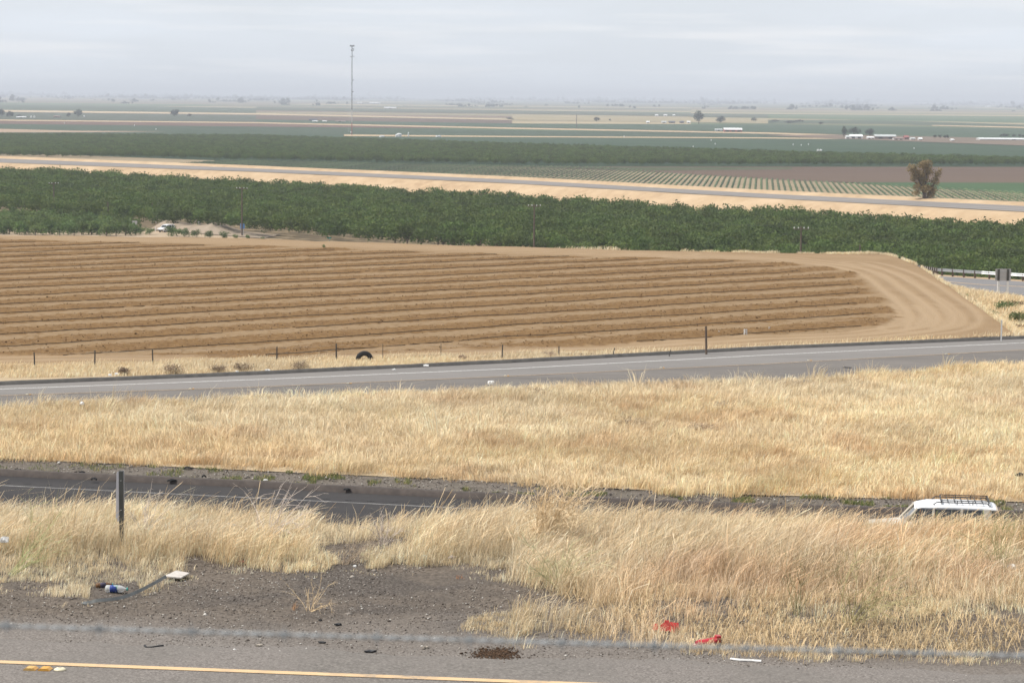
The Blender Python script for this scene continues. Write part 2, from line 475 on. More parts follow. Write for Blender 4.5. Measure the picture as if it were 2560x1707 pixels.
def kerb(name, pts, w, h, m, off=0.0):
    pts = np.asarray(pts); d = np.gradient(pts[:, :2], axis=0); d /= np.linalg.norm(d, axis=1)[:, None]
    n = np.stack((-d[:, 1], d[:, 0]), -1)
    prof = [(-w/2, -0.05), (-w*0.28, h), (w*0.28, h*1.02), (w/2, -0.05)]
    rows = []
    wob = (fbm(pts[:, 0], pts[:, 1], 0.5) - 0.5) * 0.08
    for o_, z_ in prof:
        q = pts.copy(); q[:, :2] += n * (off + o_ + wob[:, None]); q[:, 2] += z_ + (wob * 0.4 if z_ > 0 else 0); rows.append(q)
    g = np.array(rows); r, c = g.shape[:2]; idx = np.arange(r*c).reshape(r, c)
    f = np.stack((idx[:-1, :-1], idx[:-1, 1:], idx[1:, 1:], idx[1:, :-1]), -1).reshape(-1, 4)
    return struct(add(name, mesh_np(name, g.reshape(-1, 3), f, 4), m))

# ---- the ledge with the near road: one sheet from the camera's bank down to the lower freeway
gx = np.concatenate((np.linspace(-60, -9, 24), np.linspace(-8.9, 8.9, 150), np.linspace(9, 60, 24)))
gy = np.concatenate((np.linspace(-6, 18, 30), np.linspace(18.2, 30, 120), np.linspace(31, 86, 40)))
GX, GY = np.meshgrid(gx, gy)

def ledge_z(x, y):
    x = np.asarray(x, float); y = np.asarray(y, float)
    z = np.full(np.broadcast(x, y).shape, ZN)
    bank = np.clip((11.0 - y) / 7.0, 0, 1); bank = bank * bank * (3 - 2 * bank)
    z = z + bank * 3.0
    edge = 27.1 + 0.25 * np.sin(x * 0.9) + 0.5 * (fbm(x, y * 0 + 3, 0.4) - 0.5)
    drop = np.clip(y - edge, 0, None)
    z = z - np.where(drop < 3, drop * drop * 0.075, 0.675 + (drop - 3) * 0.2245)
    z = np.maximum(z, ZL - 0.12)
    # shallow drain notch in the ledge
    nx = (x + 1.75) / 0.75
    z = z - 0.07 * np.exp(-nx * nx) * np.clip((y - 25.4) / 1.2, 0, 1)
    rough = np.clip((y - 21.6) / 0.8, 0, 1) * np.clip((60 - y) / 20, 0, 1)
    z = z + rough * ((fbm(x, y, 0.9, 4) - 0.5) * 0.10 + (fbm(x, y, 5.0, 3) - 0.5) * 0.03)
    return z

GZ = ledge_z(GX, GY)
idx = np.arange(GX.size).reshape(GX.shape)
f = np.stack((idx[:-1, :-1], idx[:-1, 1:], idx[1:, 1:], idx[1:, :-1]), -1).reshape(-1, 4)
me = mesh_np('roadside_ground', np.stack((GX, GY, GZ), -1).reshape(-1, 3), f, 4)
me.polygons.foreach_set('use_smooth', [True] * len(me.polygons))
ya, yb = P(0, 1658, ZN), P(1280, 1706.5, ZN)
_yd = (yb - ya) / np.linalg.norm(yb - ya)
_dr = (GX - ya[0]) * -_yd[1] + (GY - ya[1]) * _yd[0]
fattr(me, 'dust', np.clip(1.25 - (_dr - 0.3 + (fbm(GX, GY, 0.6, 4) - 0.5) * 2.6) / 1.7, 0, 1).ravel())
struct(add('roadside_ground', me, M['gravel']))

# near road: asphalt sheet with a crumbled far edge
ya, yb = P(0, 1658, ZN), P(1280, 1706.5, ZN)
ydir = (yb - ya) / np.linalg.norm(yb - ya)
ynor = np.array((-ydir[1], ydir[0], 0))
s = np.linspace(-40, 48, 700)
nr = []
for t, side in ((-9.0, 0), (-5.0, 0), (0.0, 0), (0.75, 0), (1.0, 1)):
    q = ya + s[:, None] * ydir + t * ynor
    if side:
        q = q + ynor * ((fbm(s, s * 0, 1.6, 5) - 0.5) * 0.55)[:, None]
        q[:, 2] -= 0.012
    q[:, 2] += 0.012
    nr.append(q)
g = np.array(nr); r_, c_ = g.shape[:2]; idx = np.arange(r_*c_).reshape(r_, c_)
f = np.stack((idx[:-1, :-1], idx[:-1, 1:], idx[1:, 1:], idx[1:, :-1]), -1).reshape(-1, 4)
near_road = struct(add('near_road', mesh_np('near_road', g.reshape(-1, 3), f, 4), M['near_asphalt']))
yl = np.array([ya + t * ydir for t in np.linspace(-30, 36, 160)])
ribbon('edge_line', yl, 0.105, M['yellow_paint'], 0.017, 0, near_road)

# ---- lower freeway
LBx, LBy = [0, 640, 1280, 1600, 1960, 2560], [1188, 1218, 1251, 1264, 1277, 1293]
LB = line(LBx, LBy, ZL)
LA = LB.copy(); LA[:, 1] -= 30
LA[:, 2] = ZL
lower = loft('lower_freeway', [LA, LB], [8], M['dark_asphalt'])
wl = line([0, 741, 1157, 1960, 2560], [1213, 1249.5, 1270, 1306, 1328], ZL)
ribbon('edge_line', wl, 0.13, M['worn_white'], 0.008, 0, lower)
kerb('asphalt_dike', LB, 0.55, 0.26, M['dike'], 0.1)
mb = MB()
d_ = np.gradient(wl[:, :2], axis=0); seg = np.linalg.norm(d_, axis=1).cumsum()
for q in np.arange(seg[20], seg[170], 1.0):
    x_ = np.interp(q, seg, wl[:, 0]); y_ = np.interp(q, seg, wl[:, 1]) + 0.75
    mb.box(x_ - 0.14, x_ + 0.14, y_ - 0.16, y_ + 0.16, ZL + 0.002, ZL + 0.010)
rs_ = mb.build('rumble_strip', simple('rumble_dark', (0.03, 0.028, 0.028)), lower); rs_['kind'] = 'stuff'

# ---- gravel verge, median, upper carriageway
LC = line([0, 640, 1280, 1760, 2560], [1145, 1176, 1205, 1233, 1254], -17.15)
loft('gravel_verge', [LB + np.array((0, 0.3, 0.02)), LC + np.array((0, 0.4, -0.01)), LC + np.array((0, 3.0, -0.35))], [10, 3], M['verge_gravel'], 0.05, 0.8, seed=1)
LDx, LDy = [0, 640, 1280, 1920, 2330, 2560], [1022, 998, 973, 952, 927, 908]
LD = line(LDx, LDy, ZR2 + 0.02)
med, med_g = loft('median', [LC, LC * 0.5 + LD * 0.5 + np.array((0, 0, 0.25)), LD], [24, 24], M['straw_ground'], 0.22, 0.16, keep=True, seed=2)
LEx, LEy = [0, 640, 1280, 1920, 2560], [963.5, 937.5, 907.5, 874, 847.5]
LE = line(LEx, LEy, ZR2)
upper = loft('upper_carriageway', [LD + np.array((0, -1.5, -0.03)), LE + np.array((0, 0.2, 0))], [6], M['road_shoulder'])
wy = line([0, 640, 1280, 1920, 2560], [989, 967.5, 940, 909.5, 874.5], ZR2)
ww = line([0, 640, 1280, 1920, 2560], [973, 949, 921.5, 887.5, 857], ZR2)
lane = loft('traffic_lane', [wy + np.array((0, 0.15, 0.006)), LE + np.array((0, 0.1, 0.006))], [4], M['road_pale'])
ribbon('yellow_edge_line', wy, 0.14, M['pale_yellow_paint'], 0.010, 0, upper)
ribbon('white_edge_line', ww, 0.16, M['white_paint'], 0.012, 0, upper)
kerb('asphalt_dike', LE, 0.45, 0.2, M['dike_far'], 0.25)

# ---- fence verge and the tilled field
LFx, LFy = [0, 320, 640, 1280, 1766, 1920, 2300, 2560], [921, 912, 903, 890, 877, 866, 850.5, 838.5]
LF = line(LFx, LFy, ZF)
FC = np.concatenate((np.linspace(-750, -310, 12), np.linspace(-300, 2533, 330)))
LGx = [-750, 0, 640, 1280, 1600, 1920, 2200, 2240, 2290, 2347, 2383, 2450, 2490, 2545]
LGy = [576, 587, 596, 617, 625, 632, 635, 643, 662, 700, 722, 771, 800, 842]
LFf = line(LFx, LFy, ZF, FC); LGf = line(LGx, LGy, ZF, FC); LEf = line(LEx, LEy, ZR2, FC)
loft('fence_verge', [LE + np.array((0, 0.2, -0.01)), LF + np.array((0, 0.8, 0.0))], [10], M['straw_ground'], 0.08, 0.5, seed=4)

R0, R1 = P(0, 866.5, ZF), P(1920, 748, ZF)
rdir = (R1 - R0) / np.linalg.norm(R1 - R0)
rnor = np.array((-rdir[1], rdir[0], 0.0))
SPACE = float(np.dot(P(0, 598, ZF) - R0, rnor)) / 15.0
till_px = [(-750, 585), (0, 597), (640, 615), (1280, 635), (1920, 653), (2056, 665), (2138, 685), (2173, 723), (2214, 756), (2244, 783), (2233, 802),
           (2192, 819), (2056, 830), (1920, 838), (1600, 858), (1280, 872), (900, 885), (640, 892), (300, 890), (0, 888), (-750, 905)]
till_w = np.array([P(a, b, ZF) for a, b in till_px])
RN = 300
t = np.linspace(0, 1, RN)[:, None, None]
g = LFf[None] * (1 - t) + LGf[None] * t
x, y = g[:, :, 0], g[:, :, 1]
v = (x - R0[0]) * rnor[0] + (y - R0[1]) * rnor[1]
fr = v / SPACE
fr = fr - np.floor(fr)                       # 0 just beyond a hose, 1 just before the next hose
nx_ = (fbm(x, y, 0.55, 4) - 0.5); ny_ = (fbm(x, y, 0.55, 4, 50, 80) - 0.5)
till = inpoly(x + nx_ * 1.8, y + ny_ * 1.8, till_w).astype(float)
till = (till + np.roll(till, 1, 0) + np.roll(till, -1, 0) + np.roll(till, 1, 1) + np.roll(till, -1, 1)) / 5
edge_n = (fbm(x * rdir[0] * 0.8 + y * rdir[1] * 0.8, v * 2.2, 1.3, 4, 5, 9) - 0.5) * 0.75
strip = np.clip((0.70 + edge_n - fr) / 0.08, 0, 1)         # tilled soil on the far side of each hose, dust beyond
strip = np.maximum(strip, np.clip((fbm(x, y, 1.6, 3, 31, 4) - 0.66) / 0.1, 0, 1) * 0.7)
tracks_px = [[(1700, 640), (1920, 646), (2037, 658), (2110, 670), (2173, 693), (2203, 721), (2247, 756), (2274, 786), (2268, 821)],
             [(1500, 634), (1920, 640), (2050, 654), (2165, 674), (2219, 690), (2252, 718), (2301, 748), (2339, 783), (2350, 805), (2301, 819), (2165, 835), (1920, 849), (1500, 868), (1000, 888)],
             [(2150, 655), (2260, 690), (2340, 745), (2394, 791), (2370, 815), (2300, 829), (2100, 845), (1900, 857), (1500, 876)],
             [(-300, 592), (0, 594), (640, 606), (1280, 626), (1700, 641)], [(-300, 583), (0, 590), (640, 601), (1280, 621), (1700, 634)],
             [(-300, 905), (0, 900), (640, 897), (1280, 879), (1700, 861)], [(-300, 915), (0, 910), (500, 903)],
             [(2300, 775), (2330, 800), (2310, 812), (2262, 822)], [(2290, 760), (2316, 792), (2290, 810)]]
trk = np.zeros(x.shape)
for tr in tracks_px:
    w = np.array([P(a, b, ZF)[:2] for a, b in tr])
    # smooth the survey points
    for _ in range(3):
        q = [w[0]]
        for a, b in zip(w[:-1], w[1:]): q += [a * 0.75 + b * 0.25, a * 0.25 + b * 0.75]
        w = np.array(q + [w[-1]])
    best = np.full(x.shape, 1e9)
    for a, b in zip(w[:-1], w[1:]):
        ab = b - a; L2 = ab @ ab + 1e-9
        u = np.clip(((x - a[0]) * ab[0] + (y - a[1]) * ab[1]) / L2, 0, 1)
        best = np.minimum(best, np.hypot(x - a[0] - u * ab[0], y - a[1] - u * ab[1]))
    for off in (0.0, 1.9):
        trk = np.maximum(trk, np.exp(-((best - off) / 0.38) ** 2) * (1 if off == 0 else 0.8))
trk = trk * (1 - 0.92 * till)
g[:, :, 2] += till * (0.07 * np.sin((fr - 0.05) * 2 * np.pi) + (fbm(x, y, 1.9, 3) - 0.5) * 0.26 * strip)
g[:, :, 2] += (fbm(x, y, 0.12, 3) - 0.5) * 0.25 - trk * 0.05
g[-1, :, 2] -= 0.15
idx = np.arange(x.size).reshape(x.shape)
f = np.stack((idx[:-1, :-1], idx[:-1, 1:], idx[1:, 1:], idx[1:, :-1]), -1).reshape(-1, 4)
me = mesh_np('tilled_field', g.reshape(-1, 3), f, 4)
me.polygons.foreach_set('use_smooth', [True] * len(me.polygons))
fattr(me, 'till', till.ravel()); fattr(me, 'strip', strip.ravel()); fattr(me, 'track', trk.ravel())
m, nt, b = newmat('field_soil')
aT, aS, aK = [N(nt, 'ShaderNodeAttribute', attribute_name=q) for q in ('till', 'strip', 'track')]
n1 = noise(nt, 2.2, 6); n2 = noise(nt, 0.25, 4); n3 = noise(nt, 7.0, 3)
brown = ramp(nt, [(0.3, (0.112, 0.061, 0.024)), (0.52, (0.162, 0.094, 0.039)), (0.75, (0.215, 0.133, 0.06))]); nt.links.new(n1.outputs['Fac'], brown.inputs[0])
pale = ramp(nt, [(0.3, (0.2, 0.134, 0.073)), (0.7, (0.25, 0.172, 0.098))]); nt.links.new(n1.outputs['Fac'], pale.inputs[0])
dust = ramp(nt, [(0.3, (0.218, 0.146, 0.08)), (0.7, (0.258, 0.177, 0.101))]); nt.links.new(n2.outputs['Fac'], dust.inputs[0])
c = mixc(nt, aS.outputs['Fac'], pale.outputs[0], brown.outputs[0])
c = mixc(nt, aT.outputs['Fac'], dust.outputs[0], c)
c = mixc(nt, aK.outputs['Fac'], c, (0.305, 0.219, 0.134))
nt.links.new(c, b.inputs['Base Color']); b.inputs['Roughness'].default_value = 0.95; b.inputs['Specular IOR Level'].default_value = 0.1
bumpn(nt, b, n3.outputs['Fac'], 0.8, 0.14)
struct(add('tilled_field', me, m))
field_g = g

# ---- slope from the field's crest down to the plain
def push(Lw, dist, z):
    q = Lw.copy(); d = q[:, :2] / np.linalg.norm(q[:, :2], axis=1)[:, None]
    q[:, :2] += d * dist; q[:, 2] = z
    return q
selL = FC < 2290
sl0 = LGf[selL].copy(); sl0[:, 2] -= 0.14
loft('field_slope', [sl0, push(LGf[selL], 6, -18.2), push(LGf[selL], 70, -32.6)], [3, 6], M['dirt_bank'])

# ---- curved ramp on the right and the ditch before it
RPx = [2150, 2250, 2347, 2450, 2560, 3310]
RC = np.linspace(2150, 3310, 90)
rz = [-22, -19.5, -17.8, -17.6, -17.6, -17.6]
rn_ = line(RPx, [668, 690, 715, 728, 739, 800], rz, RC)
rf_ = line(RPx, [655, 672, 690, 697, 704, 735], rz, RC)
ramp_o = loft('curved_ramp', [rn_, rf_], [4], M['ramp_asphalt'])
ribbon('yellow_centre_line', line(RPx, [662, 681, 703, 711.5, 717, 760], rz, RC), 0.5, M['pale_yellow_paint'], 0.012, 0, ramp_o)
ribbon('white_edge_line', line(RPx, [667, 688.5, 713, 725.5, 735.5, 795], rz, RC), 0.2, M['worn_white'], 0.012, 0, ramp_o)
RCs = RC[RC > 2296]
LGr = np.where(RCs < 2548, lerpx(LGx, LGy, RCs), 0)
r0 = np.array([P(c, (lerpx(LGx, LGy, c) if c < 2533 else lerpx(LEx, LEy, c) - 9), ZF if c < 2533 else ZF - 0.02) for c in RCs])
rnn = rn_[RC > 2296]
mid = r0 * 0.5 + rnn * 0.5 + np.array((0, 0, -1.3))
q3 = r0 * 0.15 + rnn * 0.85 + np.array((0, 0, -0.05))
ditch_o, ditch_g = loft('ditch_bank', [r0 + np.array((0, 0, -0.1)), mid, q3, rnn + np.array((0, 0.3, -0.02))], [10, 8, 3], M['straw_ground'], 0.15, 0.25, keep=True, seed=6)
loft('ramp_slope', [rf_ + np.array((0, -0.3, -0.03)), push(rf_, 2.2, rf_[:, 2]), push(rf_, 60, -32.6)], [2, 5], M['dry_slope'])

# ---- the plain out to the horizon
m, nt, b = newmat('plain_fields')
tc = N(nt, 'ShaderNodeTexCoord'); mp = N(nt, 'ShaderNodeMapping'); mp.inputs['Rotation'].default_value = (0, 0, math.radians(4))
sn = N(nt, 'ShaderNodeVectorMath', operation='SNAP'); sn.inputs[1].default_value = (1300, 420, 100)
nt.links.new(tc.outputs['Object'], mp.inputs[0]); nt.links.new(mp.outputs[0], sn.inputs[0])
wnz = N(nt, 'ShaderNodeTexWhiteNoise', noise_dimensions='2D'); nt.links.new(sn.outputs[0], wnz.inputs['Vector'])
rp = ramp(nt, [(0.0, (0.10, 0.125, 0.065)), (0.2, (0.22, 0.19, 0.115)), (0.38, (0.07, 0.105, 0.055)), (0.55, (0.31, 0.25, 0.155)), (0.72, (0.145, 0.145, 0.085)), (0.88, (0.165, 0.122, 0.092))])
rp.color_ramp.interpolation = 'CONSTANT'
nt.links.new(wnz.outputs['Value'], rp.inputs[0])
nn = noise(nt, 0.004, 6); rr = ramp(nt, [(0.3, (0.75, 0.75, 0.75)), (0.7, (1.2, 1.2, 1.2))]); nt.links.new(nn.outputs['Fac'], rr.inputs[0])
nt.links.new(mixc(nt, 1.0, rp.outputs[0], rr.outputs[0], 'MULTIPLY'), b.inputs['Base Color'])
b.inputs['Roughness'].default_value = 0.95; b.inputs['Specular IOR Level'].default_value = 0.05
struct(add('plain', mesh_py('plain', [(-22000, 300, ZP), (22000, 300, ZP), (22000, 45000, ZP), (-22000, 45000, ZP)], [(0, 1, 2, 3)]), m))

_fk = [0]
def field(name, pts, c1, c2, z=None, scale=0.02, stretch=None, smooth=0):
    _fk[0] += 1
    zz = ZP + 0.06 + 0.02 * _fk[0] if z is None else z
    if name in ('crop_field', 'brown_field', 'green_strip', 'farm_yard'): c1, c2 = tuple(q * 0.62 for q in c1), tuple(q * 0.62 for q in c2)
    w = [P(a, bb, zz) for a, bb in pts]
    m = simple('soil_' + name, c1, c2, scale, rough=0.95, spec=0.05, stretch=stretch)
    return struct(add(name, mesh_py(name, w, [tuple(range(len(w)))]), m))

G1, G1b = (0.055, 0.09, 0.055), (0.075, 0.115, 0.066)
G2, G2b = (0.09, 0.118, 0.075), (0.12, 0.145, 0.09)
T1, T1b = (0.40, 0.30, 0.19), (0.33, 0.25, 0.16)
B1, B1b = (0.15, 0.105, 0.08), (0.19, 0.135, 0.10)
field('orchard_floor', [(-700, 520), (0, 552), (640, 596), (1280, 650), (2560, 770), (3300, 850), (3300, 560), (2560, 530), (1280, 460), (0, 395), (-700, 370)], (0.2, 0.155, 0.1), (0.28, 0.215, 0.14), scale=0.05)
field('dirt_road', [(-700, 590), (0, 600), (640, 620), (1280, 690), (1280, 665), (640, 594), (300, 572), (0, 556), (-700, 530)], (0.37, 0.285, 0.2), (0.3, 0.235, 0.165), scale=0.1)
field('crop_field', [(-700, 330), (1280, 330), (2000, 344), (2560, 364), (3300, 384), (3300, 419), (2560, 418.5), (1920, 418.3), (1280, 417.5), (640, 406), (0, 395.5), (-700, 384)], G1, G1b)
field('crop_field', [(-700, 300), (0, 309.5), (640, 317), (1280, 326), (2000, 335), (2000, 344), (1280, 341), (900, 338), (640, 338), (0, 334), (-700, 328)], (0.066, 0.095, 0.06), (0.088, 0.12, 0.075))
field('dirt_lane', [(-700, 318), (0, 322.5), (200, 327.5), (420, 329), (200, 331), (0, 331.5), (-700, 327)], (0.33, 0.235, 0.17), (0.27, 0.2, 0.14))
field('dirt_lane', [(860, 336.5), (1280, 340.5), (1920, 344), (2120, 346.2), (2120, 348.6), (1920, 346.6), (1280, 343.2), (860, 340.5)], T1, T1b)
field('brown_field', [(-700, 293), (0, 301.5), (640, 309), (1100, 317), (1100, 321), (640, 317), (0, 310), (-700, 303)], (0.17, 0.108, 0.085), (0.21, 0.135, 0.1))
field('dirt_lane', [(-700, 291), (0, 299.2), (640, 305.8), (1280, 319.2), (1920, 331.5), (2100, 337), (2100, 341.5), (1920, 335), (1280, 322.8), (640, 308.6), (0, 302), (-700, 294)], T1, T1b)
field('crop_field', [(-700, 274), (0, 281), (640, 288.5), (640, 305), (0, 298.6), (-700, 290)], G2, (0.13, 0.135, 0.105))
field('brown_field', [(640, 288.5), (1280, 301), (1280, 309), (1000, 305), (640, 299)], B1, B1b)
field('crop_field', [(640, 299), (1000, 305), (1280, 309), (1920, 312), (2560, 322), (3300, 336), (3300, 365), (2560, 349), (2100, 336), (1920, 330.6), (1280, 318.6), (640, 305.2)], (0.065, 0.105, 0.062), (0.09, 0.13, 0.08))
field('dirt_lane', [(-700, 270), (0, 275.2), (640, 283.5), (1280, 298), (1280, 300.4), (640, 287), (0, 280), (-700, 275)], (0.42, 0.335, 0.22), (0.36, 0.28, 0.18))
field('crop_field', [(-700, 254), (0, 262), (640, 270), (640, 283), (0, 275), (-700, 269)], G2, G2b)
field('dry_field', [(1280, 286), (1920, 296), (2560, 308), (3300, 322), (3300, 330), (2560, 318), (1920, 309), (1280, 300)], (0.3, 0.235, 0.14), (0.2, 0.18, 0.11))
field('crop_field', [(640, 268), (1280, 276), (1920, 287), (1920, 294), (1280, 285), (640, 276)], G2, (0.15, 0.15, 0.1))
field('crop_field', [(1920, 300), (2200, 301), (2560, 312), (3300, 324), (3300, 334), (2560, 320), (2200, 311), (1920, 309)], (0.08, 0.11, 0.065), G2b)
field('dirt_lane', [(2330, 313), (2560, 317.5), (3300, 330), (3300, 333), (2560, 320.5), (2330, 315)], T1, T1b)
field('farm_yard', [(1900, 338), (2110, 337), (2560, 347), (3300, 366), (3300, 378), (2560, 364), (2110, 348)], (0.27, 0.2, 0.15), (0.2, 0.16, 0.12))

# fields between the elevated highway and the far orchard
field('vineyard_floor', [(-300, 370), (620, 404.5), (1280, 416.5), (1620, 417), (2000, 452), (2560, 482), (3300, 520), (3300, 620), (2560, 530), (1920, 492), (1280, 460), (640, 430), (-300, 400)], (0.26, 0.205, 0.135), (0.21, 0.172, 0.115), scale=0.05)
field('brown_field', [(1280, 417), (1920, 417), (2560, 417.5), (3300, 420), (3300, 470), (2560, 459), (2150, 457), (1980, 452), (1620, 430)], B1, B1b, scale=0.01, stretch=(0.2, 1, 1))
field('green_strip', [(1400, 418.5), (1980, 419), (1980, 424), (1640, 427)], (0.085, 0.11, 0.06), (0.12, 0.125, 0.075))
field('green_strip', [(2120, 456), (2560, 457), (3300, 468), (3300, 520), (2560, 484), (2300, 470)], (0.07, 0.13, 0.06), (0.09, 0.15, 0.07))

# ---- elevated highway on its bank
ZH = -26.7
HX = [-750, 0, 640, 1280, 1920, 2560, 3310]
HC = np.linspace(-750, 3310, 120)
h_near = line(HX, [380, 407, 430, 459, 496, 530, 575], ZH, HC)
h_far = line(HX, [368, 397, 422, 450, 485.5, 516, 556], ZH, HC)
dh = np.gradient(h_near[:, :2], axis=0); dh /= np.linalg.norm(dh, axis=1)[:, None]
hn = np.stack((-dh[:, 1], dh[:, 0], np.zeros(len(dh))), -1)          # towards the far side
h_toe = h_near - hn * 15; h_toe[:, 2] = ZP - 0.3
hw = loft('highway_bank', [h_toe, h_near - hn * 2 + np.array((0, 0, -0.2)), h_near + np.array((0, 0, -0.05)), h_far + np.array((0, 0, -0.05)),
                      h_far + hn * 2.5 + np.array((0, 0, 0.65)), h_far + hn * 5 + np.array((0, 0, 0.9)), h_far + hn * 14 + np.array((0, 0, ZP - ZH - 0.3))], [6, 2, 1, 2, 2, 4], M['dry_slope'], 0.06, 0.06, seed=9)
hroad = loft('elevated_highway', [h_near + np.array((0, 0, 0.08)), h_far + np.array((0, 0, 0.08))], [4], simple('highway_asphalt', (0.17, 0.155, 0.145), (0.215, 0.19, 0.17), 0.03, stretch=(0.3, 1, 1)))
for t_, wd in ((0.3, 1.4), (0.72, 1.2)):
    q = h_near * (1 - t_) + h_far * t_
    ribbon('wheel_path', q, wd * 2, simple('wheel_path', (0.145, 0.138, 0.135), (0.175, 0.165, 0.158), 0.05), 0.10, 0, hroad)

# ================================================================== TREES
def leaf_quads(c, nrm, size, rng, flat=0.6):
    """small quads at c roughly facing nrm"""
    n = len(c)
    nrm = nrm + rng.normal(0, flat, (n, 3)); nrm /= np.linalg.norm(nrm, axis=1)[:, None] + 1e-9
    a = np.cross(nrm, rng.normal(0, 1, (n, 3))); a /= np.linalg.norm(a, axis=1)[:, None] + 1e-9
    b = np.cross(nrm, a)
    sa = (size * rng.uniform(0.6, 1.25, n))[:, None]; sb = (size * rng.uniform(0.35, 0.8, n))[:, None]
    v = np.stack((c - a * sa, c - b * sb + a * sa * 0.1, c + a * sa, c + b * sb + a * sa * 0.1), 1).reshape(-1, 3)
    return v, np.arange(4 * n).reshape(n, 4)

def crown_mesh(name, lobes, n, leaf, seed, hollow=0.35, droop=0.0):
    rng = np.random.default_rng(seed)
    L = np.array(lobes, float)                   # x y z rx rz
    wts = L[:, 3] ** 2 * L[:, 4] ** 0.5; k = rng.choice(len(L), n, p=wts / wts.sum())
    d = rng.normal(0, 1, (n, 3)); d /= np.linalg.norm(d, axis=1)[:, None]
    rad = hollow + (1 - hollow) * rng.random(n) ** 0.6 + rng.normal(0, 0.07, n)
    c = L[k, :3] + d * np.stack((L[k, 3], L[k, 3], L[k, 4]), -1) * rad[:, None]
    c[:, 2] -= droop * rng.random(n) * np.clip(rad - 0.6, 0, 1)
    v, f = leaf_quads(c, d, leaf * rng.uniform(0.7, 1.2, n), rng)
    return mesh_np(name, v, f, 4)

def rand_lobes(seed, H, R, z0, n=8):
    rng = np.random.default_rng(seed); out = []
    for i in range(n):
        a = rng.uniform(0, 2 * np.pi); q = R * rng.uniform(0.25, 0.68)
        r = R * rng.uniform(0.36, 0.55)
        z = z0 + (H - z0) * rng.uniform(0.3, 0.78)
        out.append((math.cos(a) * q, math.sin(a) * q, min(z, H - r * 0.8), r, r * rng.uniform(0.75, 1.0)))
    out.append((0, 0, z0 + (H - z0) * 0.55, R * 0.6, (H - z0) * 0.42))
    return out

def trunk_mesh(name, H, r, limbs, seed, spread=0.5):
    rng = np.random.default_rng(seed); mb = MB()
    h = H * 0.3
    mb.tube([(0, 0, -0.3), (0.02, 0, h * 0.5), (0, 0.03, h)], [r * 1.25, r, r * 0.85], 6)
    for i in range(limbs):
        a = 2 * math.pi * (i + rng.uniform(-0.3, 0.3)) / limbs
        e = H * rng.uniform(0.55, 0.85); o = H * spread * rng.uniform(0.35, 0.7)
        mb.tube([(0, 0, h * 0.9), (math.cos(a) * o * 0.45, math.sin(a) * o * 0.45, h + (e - h) * 0.45), (math.cos(a) * o, math.sin(a) * o, e)], [r * 0.6, r * 0.42, r * 0.12], 5)
    return mb.mesh(name)

def gn_scatter(name, pts, scl, rot, var, sources):
    me = bpy.data.meshes.new(name)
    me.vertices.add(len(pts)); me.vertices.foreach_set('co', np.ascontiguousarray(pts, np.float32).ravel())
    fattr(me, 'scl', scl); fattr(me, 'rot', rot)
    a = me.attributes.new('var', 'INT', 'POINT'); a.data.foreach_set('value', np.ascontiguousarray(var, np.int32))
    me.update()
    o = add(name, me)
    ng = bpy.data.node_groups.new(name, 'GeometryNodeTree')
    ng.interface.new_socket('Geometry', in_out='INPUT', socket_type='NodeSocketGeometry')
    ng.interface.new_socket('Geometry', in_out='OUTPUT', socket_type='NodeSocketGeometry')
    gi = ng.nodes.new('NodeGroupInput'); go = ng.nodes.new('NodeGroupOutput'); jn = ng.nodes.new('GeometryNodeJoinGeometry')
    def na(nm, ty):
        n = ng.nodes.new('GeometryNodeInputNamedAttribute'); n.data_type = ty; n.inputs['Name'].default_value = nm
        return n.outputs['Attribute']
    cx = ng.nodes.new('ShaderNodeCombineXYZ'); ng.links.new(na('rot', 'FLOAT'), cx.inputs[2])
    sc_ = na('scl', 'FLOAT'); va = na('var', 'INT')
    for k, s_ in enumerate(sources):
        oi = ng.nodes.new('GeometryNodeObjectInfo'); oi.transform_space = 'ORIGINAL'
        oi.inputs['Object'].default_value = s_; oi.inputs['As Instance'].default_value = True
        ip = ng.nodes.new('GeometryNodeInstanceOnPoints')
        cp = ng.nodes.new('FunctionNodeCompare'); cp.data_type = 'INT'; cp.operation = 'EQUAL'
        ng.links.new(va, cp.inputs[2]); cp.inputs[3].default_value = k
        ng.links.new(gi.outputs[0], ip.inputs['Points']); ng.links.new(cp.outputs[0], ip.inputs['Selection'])
        ng.links.new(oi.outputs['Geometry'], ip.inputs['Instance'])
        ng.links.new(cx.outputs[0], ip.inputs['Rotation']); ng.links.new(sc_, ip.inputs['Scale'])
        ng.links.new(ip.outputs[0], jn.inputs[0])
    ng.links.new(jn.outputs[0], go.inputs[0])
    md = o.modifiers.new('scatter', 'NODES'); md.node_group = ng
    return o

# ---- the near orchard
NV = 6
crowns = []
for k in range(NV):
    me = crown_mesh('crown', rand_lobes(100 + k, 5.4, 3.2, 1.0, 9), 520, 0.30, 200 + k, 0.3)
    me.materials.append(M['almond']); crowns.append(me)
trunks = []
for k in range(2):
    me = trunk_mesh('trunk', 5.2, 0.16, 4, 300 + k); me.materials.append(M['trunk']); trunks.append(me)
od = np.array((1.0, -1.19)); od /= np.linalg.norm(od); on = np.array((-od[1], od[0]))
o0 = np.array((0.0, 498.0))
cand = []
for i in range(0, 34):
    for j in range(-90, 60):
        q = o0 + on * (i * 5.6) + od * (j * 4.7 + (i % 2) * 2.3) + RNG.normal(0, 0.45, 2)
        if q[1] + 1.19 * q[0] < 700: cand.append(q)
cand = np.array(cand)
pb = proj(np.column_stack((cand, np.full(len(cand), ZP)))); pt = proj(np.column_stack((cand, np.full(len(cand), ZP + 4.5))))
inv = (pb[:, 0] > -160) & (pb[:, 0] < 2720)
cand, pb, pt = cand[inv], pb[inv], pt[inv]
crest = lerpx(LGx, LGy, pt[:, 0]); crest = np.where(pt[:, 0] > 2330, 690, crest)
